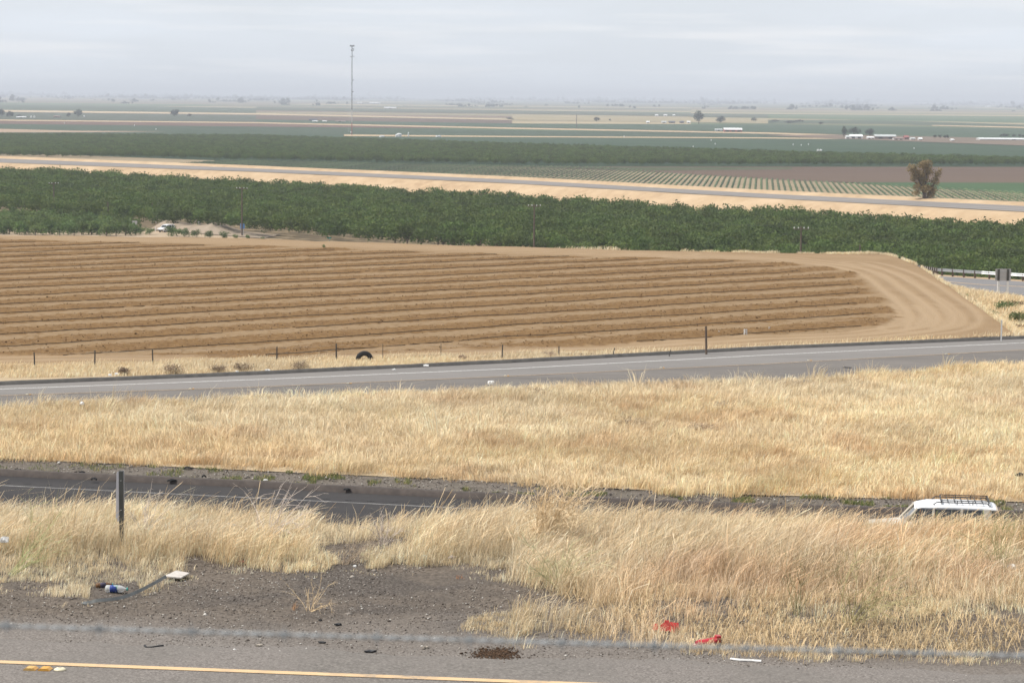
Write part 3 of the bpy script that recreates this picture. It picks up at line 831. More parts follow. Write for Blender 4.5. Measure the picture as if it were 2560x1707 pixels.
vis = (pt[:, 1] < crest - 2) & (pb[:, 0] > 0) & (pb[:, 0] < 2560)
hidden = pt[:, 1] > crest + 25
order = np.argsort(np.where(vis, cand[:, 1], 1e6))
ind = set(order[:300].tolist())
src_crowns = []
rest_p, rest_s, rest_r, rest_v = [], [], [], []
for i, q in enumerate(cand):
    if hidden[i]: continue
    sc_ = RNG.uniform(0.8, 1.12) * (0.85 if RNG.random() < 0.08 else 1.0); rz_ = RNG.uniform(0, 6.28); vk = int(RNG.integers(NV))
    if i in ind:
        if len(src_crowns) < NV: vk = len(src_crowns)
        t_ = thing('orchard_tree', 'leafy green nut tree in the orchard block behind the brown field', 'tree', (q[0], q[1], ZP + 0.3), rz_, 'nut trees of the orchard behind the brown field')
        t_.scale = (sc_,) * 3
        add('trunk', trunks[i % 2], None, t_)
        c_ = add('crown', crowns[vk], None, t_)
        if len(src_crowns) < NV: src_crowns.append(c_)
    else:
        rest_p.append((q[0], q[1], ZP + 0.3)); rest_s.append(sc_); rest_r.append(rz_); rest_v.append(vk)
stuff(gn_scatter('orchard_canopy', np.array(rest_p), rest_s, rest_r, rest_v, src_crowns), 'dense green canopy of the nut orchard below the elevated highway', 'orchard')

# ---- the far orchard beyond the vineyard
fp_f = np.array([P(a, b_, ZP)[:2] for a, b_ in [(-500, 392), (0, 396), (330, 398), (640, 406), (1280, 417), (1920, 418), (2560, 418), (2900, 418.5)]])
fp_b = np.array([P(a, b_, ZP + 3.7)[:2] for a, b_ in [(2900, 404), (2560, 399), (1920, 375), (1280, 356), (900, 344), (640, 336), (0, 332.5), (-500, 331)]])
fp_b[:2] = fp_f[[-1, -2]] * 1.06
far_poly = np.vstack((fp_f, fp_b))
xs = np.arange(-620, 420, 4.6); ys = np.arange(1140, 2100, 5.6)
X, Y = np.meshgrid(xs, ys); X = X + RNG.normal(0, 0.8, X.shape); Y = Y + RNG.normal(0, 0.8, Y.shape)
ok = inpoly(X, Y, far_poly)
X, Y = X[ok], Y[ok]
gap = np.abs(Y - (1500 + 0.02 * X)) < 9
X, Y = X[~gap], Y[~gap]
n_ = len(X)
stuff(gn_scatter('far_orchard_canopy', np.column_stack((X, Y, np.full(n_, ZP + 0.2))), RNG.uniform(0.62, 0.8, n_), RNG.uniform(0, 6.28, n_), RNG.integers(0, NV, n_), src_crowns),
      'dark green far orchard block beyond the striped rows', 'orchard')

# ---- young trees at the left in front of the orchard, shrubs by the dirt mound
ymesh = []
for k in range(4):
    me = crown_mesh('crown', rand_lobes(400 + k, 2.9, 1.9, -0.5, 8), 420, 0.22, 420 + k, 0.25); me.materials.append(M['young']); ymesh.append(me)
ytr = trunk_mesh('trunk', 2.6, 0.09, 3, 77); ytr.materials.append(M['trunk'])
def small_tree(name, label, cat, px, py, sc_, group, meshes=ymesh, z=ZP):
    p_ = P(px, py, z)
    t_ = thing(name, label, cat, p_ + np.array((0, 0, 0.2)), random.uniform(0, 6.28), group)
    t_.scale = (sc_ * 1.12, sc_ * 1.12, sc_ * random.uniform(0.85, 1.1))
    add('trunk', ytr, None, t_); add('crown', random.choice(meshes), None, t_)
for yy, step, sc0 in ((551, 17, 1.05), (556, 17, 1.05), (562, 18, 1.1), (568, 18, 1.1), (574, 18, 1.1), (580, 19, 1.1), (586, 20, 1.05)):
    xx = -20 + random.uniform(0, 12)
    lim = 320 if yy < 574 else 345
    while xx < lim:
        small_tree('young_tree', 'young bushy tree in the low block left of the dirt mound', 'tree', xx, yy + random.uniform(-2, 2) + xx * 0.012, sc0 * random.uniform(0.75, 1.1), 'young trees beside the dirt mound')
        xx += step * random.uniform(0.7, 1.3)
for xx, yy, s_ in ((352, 586, 0.62), (375, 588, 0.62), (428, 591, 0.75), (442, 592, 0.72), (462, 593, 0.68), (490, 594, 0.66), (525, 597, 0.66), (560, 599, 0.66), (588, 600, 0.42), (618, 601, 0.38), (655, 603, 0.3)):
    small_tree('green_shrub', 'round green shrub in the row before the dirt mound', 'shrub', xx, yy, s_, 'green shrubs before the dirt mound')
small_tree('green_shrub', 'small green weed bush alone on the far edge of the brown field', 'shrub', 809, 624, 0.12, None, z=ZF)

# ---- lone eucalyptus on the highway verge
ep = P(2310, 497, ZH + 0.6)
eu = thing('eucalyptus_tree', 'lone brownish eucalyptus tree standing beside the elevated highway', 'tree', ep)
lob = [(-3.2, 0, 8.0, 1.7, 1.5), (-2.2, 0.5, 6.3, 1.6, 1.5), (-0.6, -0.4, 9.0, 1.6, 1.4), (0.9, 0.3, 9.3, 1.4, 1.3), (1.0, 0, 7.4, 1.5, 1.5), (-1.0, 0, 6.6, 1.8, 1.6), (-0.2, 0.6, 4.9, 1.9, 1.6),
       (3.4, 0.2, 6.4, 1.15, 1.7), (4.1, 0, 7.6, 0.7, 1.1), (2.7, -0.3, 4.6, 1.3, 1.4), (-1.6, 0, 3.4, 1.6, 1.3), (0.3, -0.4, 2.9, 2.0, 1.2), (2.0, 0, 2.6, 1.5, 1.3), (-2.1, 0.2, 1.6, 1.3, 0.9), (1.6, 0.3, 1.2, 1.6, 0.8), (-3.0, 0, 5.2, 0.8, 0.8)]
me = crown_mesh('crown', lob, 5200, 0.26, 901, 0.1, 0.6); add('crown', me, M['euc'], eu)
mb = MB()
for pts, r0_ in (([(0, 0, -1), (-0.2, 0, 1.5), (-1.2, 0, 4.5), (-2.6, 0, 7.5)], 0.38), ([(0.2, 0, -1), (0.3, 0, 2), (0.4, 0, 5), (0.6, 0, 8.6)], 0.4), ([(0.5, 0, -1), (1.3, 0, 1.6), (2.6, 0, 4.2), (3.8, 0, 7.0)], 0.32), ([(-0.3, 0, 3), (-1.6, 0.3, 5), (-2.2, 0.4, 6.4)], 0.16)):
    mb.tube(pts, [r0_ * (1 - 0.8 * i / (len(pts) - 1)) for i in range(len(pts))], 7)
mb.build('trunk', M['trunk'], eu)

# ---- farm trees far off on the plain
fmesh = []
for k in range(4):
    me = crown_mesh('crown', rand_lobes(500 + k, 1.0, 0.52, 0.0, 8), 700, 0.055, 520 + k, 0.2); me.materials.append(M['farm_tree']); fmesh.append(me)
ftr = trunk_mesh('trunk', 1.0, 0.03, 3, 88); ftr.materials.append(M['trunk'])
def farm_tree(px, py, wpx, hpx, label, group=None):
    p_ = P(px, py, ZP); s_ = p_[1] / F_PX
    t_ = thing('farm_tree', label, 'tree', p_, random.uniform(0, 6.28), group)
    t_.scale = (wpx * s_ * 1.3, wpx * s_ * 1.3, hpx * s_ * 1.25)
    add('trunk', ftr, None, t_); add('crown', random.choice(fmesh), None, t_)
for a in [(3, 293, 17, 17, 'dark round tree farthest from the long white shed'), (25, 294.5, 16, 15, 'dark round tree standing directly beside the long white shed'), (171, 293, 11, 10, 'small dark tree just left of the twin-crowned farm tree'), (195, 294, 20, 18, 'large twin-crowned dark tree beside a lone white tank'),
          (436, 292, 24, 15, 'broad dark tree alone in the far green field'), (473, 292, 10, 7, 'small dark bush tree right of the broad lone tree'), (1492, 305, 14, 10, 'round dark tree alone in the pale far field'), (1525, 303, 6, 5, 'tiny dark tree right of the round lone tree'),
          (1747, 310, 26, 29, 'tall dark tree at the end of the low farmstead sheds'), (1800, 308, 24, 16, 'wide dark tree beyond the red barn'), (1884, 304, 13, 9, 'small faint tree right of the wide dark tree'),
          (2110, 345, 15, 26, 'slender tall tree beside the small gabled farm house'), (2135, 338, 27, 18, 'broad grey-green tree behind the white farm shed'), (2174, 342, 20, 17, 'pointed tree between the white farm sheds'),
          (2510, 343, 20, 8, 'dark tree behind the long white greenhouse'), (1275, 300, 16, 6, 'low dark bush clump at the edge of the brown strip'), (46, 293, 15, 6, 'low dark bush beside the long white shed')]:
    farm_tree(*a)
for px, py in ((2337, 346), (2350, 346), (2362, 347), (2369, 347)):
    farm_tree(px, py, 8, 8, 'small dark evergreen in the row at the farmyard', 'evergreens in the farmyard row')
for px, py, w_ in ((2535, 343, 10), (2549, 343, 9), (2558, 344, 8)):
    farm_tree(px, py, w_, 6, 'small dark tree among those behind the greenhouse', 'small trees behind the greenhouse')
for px, py, w_ in ((1936, 306, 24), (1975, 309, 30), (1998, 306, 20), (2052, 312, 13)):
    farm_tree(px, py, w_, 6, 'low dark shrub clump scattered in the far green pasture', 'shrub clumps in the far pasture')

# hazy tree belts towards the horizon: one mass
pts, scs = [], []
for k in range(230):
    band = random.choice((5.5, 7, 7, 9, 9, 11, 13, 14, 17, 20, 23, 27))
    pc_ = random.uniform(-100, 2660); ln = random.uniform(15, 150) * (0.5 if band > 15 else 1.0); hb = random.uniform(1.6, 4.2)
    if band > 22: ln *= 0.6; hb *= 1.2
    for j in range(int(ln / 2.2)):
        px = pc_ + random.gauss(0, 0.33) * ln
        base = HORIZON + (px - 1280) * ROLL
        p_ = P(px, base + band + random.uniform(-0.5, 0.5), ZP)
        hp = hb * random.uniform(0.6, 1.3) * (1.8 if random.random() < 0.05 else 1)
        pts.append(p_); scs.append(hp * p_[1] / F_PX * 1.6)
far_src = [o for o in COL.objects if o.name.startswith('crown') and o.data in fmesh][:2]
stuff(gn_scatter('far_tree_belts', np.array(pts), scs, [random.uniform(0, 6) for _ in pts], [random.randrange(2) for _ in pts], far_src), 'blue hazy belts of trees along the horizon', 'trees')

# ---- rows of the striped planting beyond the highway
vy_dir = np.array((math.sin(math.radians(5.6)), math.cos(math.radians(5.6)))); vy_n = np.array((vy_dir[1], -vy_dir[0]))
vp = np.array([P(a, b_, ZP)[:2] for a, b_ in [(430, 413), (560, 403.5), (640, 404), (1280, 416.5), (1500, 420), (1700, 438), (1980, 453), (2200, 464), (2560, 484), (2700, 492)]])
vpoly = np.vstack((vp, np.array([P(a, b_, ZP)[:2] for a, b_ in [(2700, 528), (2560, 517), (1920, 486), (1280, 452), (640, 424), (420, 416)]])))
rng = np.random.default_rng(5)
K = 70
tt = np.linspace(0, 1, K)
prof = [(-0.42, 0.0), (-0.36, 0.55), (0.0, 0.85), (0.36, 0.55), (0.42, 0.0)]
v = np.zeros((K, 5, 3))
for j, (o_, z_) in enumerate(prof):
    v[:, j, 0] = o_ * rng.uniform(0.5, 1.35, K); v[:, j, 1] = tt; v[:, j, 2] = z_ * rng.uniform(0.45, 1.2, K)
idx = np.arange(K * 5).reshape(K, 5)
f = np.stack((idx[:-1, :-1], idx[:-1, 1:], idx[1:, 1:], idx[1:, :-1]), -1).reshape(-1, 4)
row_me = mesh_np('crop_row', v.reshape(-1, 3), f, 4); row_me.materials.append(foliage('crop_row_leaves', (0.05, 0.08, 0.032), (0.095, 0.13, 0.055)))
for k in range(-110, 170):
    base_ = np.array((0.0, 1000.0)) + vy_n * (k * 2.08)
    ts = np.arange(-420, 420, 2.0)
    q = base_ + ts[:, None] * vy_dir
    ins = inpoly(q[:, 0], q[:, 1], vpoly)
    if ins.sum() < 8: continue
    t0, t1 = ts[ins].min(), ts[ins].max()
    st = base_ + vy_dir * t0
    o = add('crop_row', row_me, None, None, (st[0], st[1], ZP + 0.15))
    o.rotation_euler = (0, 0, -math.radians(5.6)); o.scale = (1, t1 - t0, 1)
    tag(o, 'green crop row in the striped field beyond the elevated highway', 'crop row', 'crop rows of the striped field')

# ================================================================== HAZE
mb = MB().box(-22500, 22500, -60, 45500, ZP - 1.2, 62)
m = bpy.data.materials.new('haze_air'); m.use_nodes = True; nt = m.node_tree; nt.nodes.clear()
out = nt.nodes.new('ShaderNodeOutputMaterial'); pv = nt.nodes.new('ShaderNodeVolumePrincipled')
pv.inputs['Color'].default_value = (0.78, 0.82, 0.90, 1); pv.inputs['Density'].default_value = 0.00012; pv.inputs['Anisotropy'].default_value = 0.0
nt.links.new(pv.outputs[0], out.inputs['Volume'])
hz = mb.build('haze', m); stuff(hz, 'pale hazy air over the plain', 'haze')

# ================================================================== GRASS
STRAW = np.array([(0.74, 0.60, 0.395), (0.78, 0.65, 0.45), (0.69, 0.535, 0.335), (0.80, 0.695, 0.51), (0.62, 0.475, 0.295), (0.76, 0.61, 0.39)])

def blades(name, base, h, w, lean, amt, cols, head=0.0, parent=None, segs=2):
    """grass blades as real faces: two-segment tapered leaves; head widens the tip into a seed head"""
    n = len(base); rng = RNG
    fa = rng.uniform(0, np.pi, n); side = np.stack((np.cos(fa), np.sin(fa), np.zeros(n)), -1)
    ld = np.stack((np.cos(lean), np.sin(lean), np.zeros(n)), -1)
    h = h[:, None]; w = w[:, None]; amt = amt[:, None]
    up = np.array((0, 0, 1.0))
    p1 = base + up * h * 0.55 + ld * h * amt * 0.28
    p2 = base + up * h * (1 - 0.32 * amt) + ld * h * amt * 0.85
    base = base - up * 0.03
    w1 = w * (0.75 + head * 0.2); wt = w * head
    if head > 0:
        v = np.stack((base - side * w * 0.5, base + side * w * 0.5, p1 - side * w1 * 0.5, p1 + side * w1 * 0.5, p2 * 0.8 + p1 * 0.2 - side * wt, p2), 1).reshape(-1, 3)
        o = np.arange(n)[:, None] * 6
        f = np.concatenate((o + np.array((0, 1, 3)), o + np.array((0, 3, 2)), o + np.array((2, 3, 5)), o + np.array((2, 5, 4))), 0)
        k = 6
    else:
        v = np.stack((base - side * w * 0.5, base + side * w * 0.5, p1 - side * w1 * 0.5, p1 + side * w1 * 0.5, p2), 1).reshape(-1, 3)
        o = np.arange(n)[:, None] * 5
        f = np.concatenate((o + np.array((0, 1, 3)), o + np.array((0, 3, 2)), o + np.array((2, 3, 4))), 0)
        k = 5
    me = mesh_np(name, v, f, 3)
    vcol(me, np.repeat(cols, k, 0))
    return add(name, me, M['grass'], parent)

def pick_cols(n, x, y, tint_scale, palette=STRAW, spread=0.12, patch=0.18):
    c = palette[RNG.integers(0, len(palette), n)] * (1 + RNG.normal(0, spread, n))[:, None]
    t = (fbm(x, y, tint_scale, 3, 3, 8) - 0.5) * 2
    c = c * (1 + patch * t)[:, None]
    warm = (fbm(x, y, tint_scale * 0.7, 3, 40, 21) - 0.5) * 2
    c = c * np.stack((1 + 0.05 * warm, 1 - 0.03 * warm, 1 - 0.14 * warm), -1)
    return np.clip(c, 0.02, 0.8)

# ---- foreground grass on the ledge
def wpoly(pp, z=ZN): return np.array([P(a, b_, z)[:2] for a, b_ in pp])
g_left = wpoly([(-500, 1448), (0, 1450), (60, 1462), (140, 1482), (215, 1486), (300, 1482), (380, 1458), (440, 1435), (470, 1410), (500, 1398), (540, 1400), (600, 1412), (700, 1420), (790, 1420), (820, 1395), (820, 1330), (820, 1230), (-500, 1230)])
g_mid = wpoly([(820, 1372), (880, 1400), (900, 1418), (1000, 1412), (1150, 1416), (1215, 1428), (1300, 1455), (1360, 1490), (1430, 1505), (1480, 1520), (1420, 1545), (1240, 1545), (1180, 1560), (1170, 1578), (1300, 1588), (1400, 1592), (1600, 1622), (1780, 1645), (1900, 1655), (2100, 1662), (2300, 1672),
                (2520, 1684), (2560, 1664), (2440, 1640), (2560, 1612), (3000, 1600), (3200, 1560), (3200, 1230), (820, 1230)])
g_gap = wpoly([(790, 1336), (1030, 1336), (1010, 1378), (930, 1396), (860, 1412), (790, 1412)])
g_bare = wpoly([(2390, 1560), (2480, 1540), (3100, 1560), (3100, 1640), (2560, 1650), (2480, 1625), (2380, 1610)])
TB = 13
N1 = 62000
tx = RNG.uniform(-9.5, 10.5, N1); tyy = RNG.uniform(21.0, 29.6, N1)
N0 = N1 * TB
tr_ = RNG.random(N0) ** 0.7 * 0.075; ta_ = RNG.uniform(0, 6.2832, N0)
ti = np.repeat(np.arange(N1), TB)
x = tx[ti] + np.cos(ta_) * tr_; y = tyy[ti] + np.sin(ta_) * tr_
xn = x + (fbm(x, y, 2.0, 4) - 0.5) * 1.0; yn = y + (fbm(x, y, 2.0, 4, 60, 2) - 0.5) * 1.0
ins = inpoly(xn, yn, g_left) | inpoly(xn, yn, g_mid)
gapm = inpoly(xn, yn, g_gap); bare = inpoly(xn, yn, g_bare)
# keep to the view (with margin)
u = x / y
stray = (inpoly(xn, yn + 0.5, g_left) | inpoly(xn, yn + 0.5, g_mid)) & ~ins & (RNG.random(N1)[ti] < 0.10)
ins |= stray
bot = wpoly([(222, 1462), (338, 1455), (352, 1478), (345, 1560), (222, 1560)])
ins &= ~inpoly(x, y, bot)
ins &= (u > -0.245) & (u < 0.245)
dens = 0.55 + 0.75 * (fbm(x, y, 1.3, 3, 7, 7) - 0.35)
front = np.clip((y - 23.2) / 1.4, 0, 1)
dens = np.where(x > 0.2, dens * (0.45 + 0.55 * front), dens)
dens = np.where(gapm, dens * 0.10, dens); dens = np.where(bare, dens * 0.10, dens)
dens = np.where(y > 28.0, dens * 0.6, dens)
ins &= RNG.random(N1)[ti] < dens * 0.95
stray = stray[ins]
x, y, gapm, bare, front, ti, ta_, tr_ = x[ins], y[ins], gapm[ins], bare[ins], front[ins], ti[ins], ta_[ins], tr_[ins]
n = len(x)
px_ = proj(np.column_stack((x, y, np.full(n, ZN))))
hmap = 0.08 + 0.23 * fbm(x, y, 0.9, 3, 12, 5)
right = np.clip((x - 0.2) / 1.5, 0, 1)
hmap = hmap * (1 - right) + right * (0.06 + (0.06 + 0.32 * fbm(x, y, 0.8, 3, 2, 9)) * np.clip((y - 22.6) / 1.9, 0, 1)) * np.interp(y, [25.0, 27.5], [1.0, 0.62])
hmap = hmap * (1 - 0.6 * np.exp(-((px_[:, 0] - 900) / 140) ** 2) * np.interp(y, [26.3, 27.2], [1.0, 0.45]))
edge_l = np.clip((y - 24.6 + (fbm(x, y, 1.7, 3, 21, 5) - 0.5) * 1.6) / 0.9, 0.3, 1); hmap = np.where(x < 0, hmap * edge_l, hmap)
h = np.clip(hmap * RNG.lognormal(0, 0.28, N1)[ti] * RNG.lognormal(0, 0.18, n), 0.04, 0.68)
h = np.where(gapm | bare, h * 0.45, h); h = np.where(stray, h * 0.5, h)
h = h * np.interp(x / y, [0.11, 0.17], [1.0, 0.84])
wdir = 0.2 + (fbm(tx, tyy, 0.9, 3, 80, 80) - 0.5) * 5.0
lv = np.stack((np.cos(wdir[ti]) * 0.62 + np.cos(ta_) * 0.75 + RNG.normal(0, 0.3, n), np.sin(wdir[ti]) * 0.62 + np.sin(ta_) * 0.75 + RNG.normal(0, 0.3, n)), -1)
lean = np.arctan2(lv[:, 1], lv[:, 0]); amt = np.clip(np.hypot(lv[:, 0], lv[:, 1]) * RNG.uniform(0.5, 1.0, n), 0.05, 1.3)
col = pick_cols(n, x, y, 0.7) * RNG.normal(1.0, 0.13, N1)[ti][:, None]
redd = np.clip((fbm(x, y, 0.5, 3, 70, 30) - 0.5) * 5, 0, 1) * right
col = col * (1 - redd[:, None] * np.array((0.07, 0.15, 0.16)))
grn = (RNG.random(n) < 0.035 * np.clip((x - 3.0) / 3, 0, 1))
col[grn] = np.array((0.25, 0.27, 0.12)) * RNG.uniform(0.8, 1.2, (grn.sum(), 1))
seed = (RNG.random(n) < 0.30) & (h > 0.22)
base = np.column_stack((x, y, ledge_z(x, y)))
s0 = ~seed
og = blades('foreground_grass', base[s0], h[s0], RNG.uniform(0.0028, 0.006, s0.sum()), lean[s0], amt[s0], col[s0])
stuff(og, 'dry straw-coloured grass on the ledge above the lower freeway', 'grass')
oh = blades('foreground_seed_heads', base[seed], h[seed] * 1.12, RNG.uniform(0.003, 0.005, seed.sum()), lean[seed] * 0.5 + RNG.normal(0.0, 0.35, seed.sum()), np.clip(RNG.normal(0.75, 0.25, seed.sum()), 0.2, 1.3), col[seed] * np.array((0.98, 0.93, 0.9)), head=1.6)
stuff(oh, 'nodding dry seed heads above the foreground grass', 'grass')
print('fg blades', n)

# short dead litter lying along the gravel edge
n = 9000
x = RNG.uniform(0.5, 6.5, n); y = RNG.uniform(21.2, 24.3, n)
ok = (inpoly(x, y, g_mid) | (inpoly(x, y, g_bare) & (RNG.random(n) < 0.5))) & (fbm(x, y, 1.6, 3, 9, 1) > 0.42)
x, y = x[ok], y[ok]; n = len(x)
o = blades('straw_litter', np.column_stack((x, y, ledge_z(x, y) + 0.02)), RNG.uniform(0.06, 0.16, n), RNG.uniform(0.005, 0.010, n), RNG.uniform(0, 6.28, n), np.full(n, 1.5), np.array((0.62, 0.47, 0.28)) * RNG.uniform(0.7, 1.2, (n, 1)))
stuff(o, 'flattened pale straw along the gravel edge', 'straw')

# ---- median grass
def grid_sample(g_, n):
    r, c = g_.shape[:2]
    a = RNG.uniform(0, r - 1.001, n); b_ = RNG.uniform(0, c - 1.001, n)
    i, j = a.astype(int), b_.astype(int); fa, fb = (a - i)[:, None], (b_ - j)[:, None]
    return g_[i, j] * (1 - fa) * (1 - fb) + g_[i+1, j] * fa * (1 - fb) + g_[i, j+1] * (1 - fa) * fb + g_[i+1, j+1] * fa * fb, a / (r - 1)

pc, ac = grid_sample(med_g, 44000)
q = proj(pc)
wd = np.interp(q[:, 0], [-120, 2680], [0.40, 1.0])
keep = (q[:, 0] > -120) & (q[:, 0] < 2680) & (RNG.random(len(pc)) < wd)
pc, ac = pc[keep], ac[keep]; NT = len(pc)
pc[:, 1] += (fbm(pc[:, 0], pc[:, 0] * 0, 0.7, 4) - 0.62) * 2.6 * np.clip(1 - ac / 0.08, 0, 1)
MBl = 14
ti = np.repeat(np.arange(NT), MBl); n = len(ti)
ta_ = RNG.uniform(0, 6.2832, n); tr_ = RNG.random(n) ** 0.6 * 0.36
p_ = pc[ti].copy(); p_[:, 0] += np.cos(ta_) * tr_; p_[:, 1] += np.sin(ta_) * tr_; a_ = ac[ti]
x, y = p_[:, 0], p_[:, 1]
th = (0.16 + 0.5 * fbm(pc[:, 0], pc[:, 1], 0.5, 3, 4, 4)) * RNG.lognormal(0, 0.3, NT)
h = th[ti] * RNG.lognormal(0, 0.16, n)
wdir = 0.3 + (fbm(pc[:, 0], pc[:, 1], 0.16, 3, 44, 12) - 0.5) * 7.0
lv = np.stack((np.cos(wdir[ti]) * 0.55 + np.cos(ta_) * 0.6, np.sin(wdir[ti]) * 0.55 + np.sin(ta_) * 0.6), -1) + RNG.normal(0, 0.2, (n, 2))
col = pick_cols(n, x, y, 0.12, spread=0.07, patch=0.14) * RNG.normal(1.0, 0.15, NT)[ti][:, None]
brn = np.clip((fbm(x, y, 0.3, 4, 90, 14) - 0.60) * 6, 0, 1)
col = col * (1 - brn[:, None] * np.array((0.16, 0.22, 0.25)))
fringe = np.clip(1 - a_ / 0.035, 0, 1)[:, None]
col = col * (1 - fringe * np.array((0.06, 0.14, 0.24)))
o = blades('median_grass', p_, h, RNG.uniform(0.016, 0.034, n), np.arctan2(lv[:, 1], lv[:, 0]), np.clip(np.hypot(lv[:, 0], lv[:, 1]), 0.05, 1.2), np.clip(col, 0.02, 0.85))
stuff(o, 'pale dry grass covering the median between the two freeway roads', 'grass')
print('median blades', n)

# ---- verge grass along the fence, crest tufts, ditch grass
def strip_sample(L0, L1, n, c0, c1):
    k = RNG.uniform(c0, c1 - 1.001, n); i = k.astype(int); fr_ = (k - i)[:, None]; t_ = RNG.random(n)[:, None]
    A = L0[i] * (1 - fr_) + L0[i+1] * fr_; B = L1[i] * (1 - fr_) + L1[i+1] * fr_
    return A * (1 - t_) + B * t_, k
p_, _ = strip_sample(LE + np.array((0, 0.7, 0)), LF + np.array((0, 0.9, 0)), 120000, 25, 175)
q = proj(p_); x, y = p_[:, 0], p_[:, 1]
wdt = np.interp(q[:, 0], [0, 1200, 1600, 1766, 2560], [1.0, 0.5, 0.1, 0.03, 0.05])
# bare gravel strip by the dike at the left end
bare_l = (q[:, 0] < 620) & (q[:, 1] > lerpx([0, 620], [945, 936], q[:, 0]))
keep = (RNG.random(len(p_)) < wdt * (0.35 + 0.8 * fbm(x, y, 0.5, 3))) & ~bare_l
p_ = p_[keep]; x, y = p_[:, 0], p_[:, 1]; n = len(p_)
o = blades('verge_grass', p_, (0.12 + 0.32 * fbm(x, y, 0.5, 3)) * RNG.lognormal(0, 0.2, n), RNG.uniform(0.02, 0.04, n), RNG.normal(0.2, 1.0, n), np.clip(RNG.normal(0.5, 0.25, n), 0.05, 1), pick_cols(n, x, y, 0.15))
stuff(o, 'dry pale grass strip along the wire fence', 'grass')
# crest
k0 = int(np.searchsorted(FC, 1300)); k1 = len(FC) - 1
p_, kk = strip_sample(LGf + np.array((0, -0.8, 0)), LGf + np.array((0.3, 0.6, -0.1)), 26000, k0, k1)
w_ = np.interp(FC[kk.astype(int)], [1300, 1900, 2200, 2545], [0.05, 0.35, 0.7, 1.0])
keep = RNG.random(len(p_)) < w_ * (fbm(p_[:, 0], p_[:, 1], 0.4, 3) > 0.45); p_ = p_[keep]; n = len(p_); x, y = p_[:, 0], p_[:, 1]
o = blades('crest_grass', p_, RNG.uniform(0.12, 0.45, n) * (0.4 + fbm(x, y, 0.6, 2)), RNG.uniform(0.02, 0.05, n), RNG.normal(0.3, 1.0, n), RNG.uniform(0.2, 0.9, n), pick_cols(n, x, y, 0.2))
stuff(o, 'thin dry grass fringe on the crest of the brown field', 'grass')
p_, a_ = grid_sample(ditch_g, 90000); q = proj(p_); ok = (q[:, 0] < 2680) & (a_ < 0.93); p_ = p_[ok]; n = len(p_); x, y = p_[:, 0], p_[:, 1]
o = blades('ditch_grass', p_, RNG.uniform(0.2, 0.6, n) * (0.5 + fbm(x, y, 0.3, 2)), RNG.uniform(0.03, 0.06, n), RNG.normal(0.2, 1.0, n), RNG.uniform(0.2, 0.9, n), pick_cols(n, x, y, 0.1))
stuff(o, 'dry grass in the ditch below the curved ramp', 'grass')

# green weeds on the lower verge
p_, _ = strip_sample(LB + np.array((0, 0.7, 0.05)), LC, 60000, 30, 175)
x, y = p_[:, 0], p_[:, 1]
keep = (fbm(x, y, 1.1, 4, 33, 3) > 0.63) & (RNG.random(len(p_)) < np.interp(proj(p_)[:, 0], [0, 500, 700, 1900], [0.1, 0.4, 1, 1]))
p_ = p_[keep]; n = len(p_)
c = np.where((RNG.random(n) < 0.65)[:, None], np.array((0.15, 0.19, 0.06)), np.array((0.4, 0.33, 0.16))) * RNG.uniform(0.7, 1.2, (n, 1))
o = blades('verge_weeds', p_, RNG.uniform(0.04, 0.2, n), RNG.uniform(0.015, 0.035, n), RNG.uniform(0, 6.28, n), RNG.uniform(0.2, 0.9, n), c)
stuff(o, 'sparse green weeds on the gravel beside the lower freeway', 'weeds')

# ---- pebbles
octv = np.array([(1, 0, 0), (0, 1, 0), (-1, 0, 0), (0, -1, 0), (0, 0, 1), (0, 0, -1)], float)
octf = np.array([(0, 1, 4), (1, 2, 4), (2, 3, 4), (3, 0, 4), (1, 0, 5), (2, 1, 5), (3, 2, 5), (0, 3, 5)])
def pebbles(name, pos, size, cols, label):
    n = len(pos)
    ang = RNG.uniform(0, 6.28, n); ca, sa = np.cos(ang), np.sin(ang)
    sc_ = size[:, None] * RNG.uniform(0.6, 1.3, (n, 3)) * np.array((1, 1, 0.6))
    v = octv[None] * sc_[:, None, :] * RNG.uniform(0.75, 1.15, (n, 6, 1))
    vx = v[..., 0] * ca[:, None] - v[..., 1] * sa[:, None]; vy = v[..., 0] * sa[:, None] + v[..., 1] * ca[:, None]
    v = np.stack((vx, vy, v[..., 2]), -1) + pos[:, None, :]
    f = octf[None] + (np.arange(n) * 6)[:, None, None]
    me = mesh_np(name, v.reshape(-1, 3), f.reshape(-1, 3), 3)
    vcol(me, np.repeat(cols, 6, 0))
    return stuff(add(name, me, M['pebble']), label, 'gravel')
n = 70000
x = RNG.uniform(-6.6, 7, n); y = RNG.uniform(20.3, 27.3, n)
dr = (x - ya[0]) * ynor[0] + (y - ya[1]) * ynor[1]
keep = (dr > -0.4) & (RNG.random(n) < np.clip(dr * 0.45, 0.10, 1)) & (fbm(x, y, 1.1, 3, 14, 3) > 0.36); x, y = x[keep], y[keep]; n = len(x)
pal = np.array([(0.075, 0.062, 0.054), (0.11, 0.093, 0.08), (0.16, 0.138, 0.118), (0.22, 0.19, 0.165), (0.32, 0.285, 0.25), (0.5, 0.47, 0.43)])
c = pal[RNG.choice(6, n, p=[0.16, 0.22, 0.22, 0.18, 0.12, 0.10])]
pebbles('gravel_stones', np.column_stack((x, y, ledge_z(x, y) + 0.004)), RNG.lognormal(math.log(0.0056), 0.45, n), c, 'loose dark gravel stones on the near road shoulder')
p_, _ = strip_sample(LB + np.array((0, 0.6, 0.05)), LC, 5000, 30, 175)
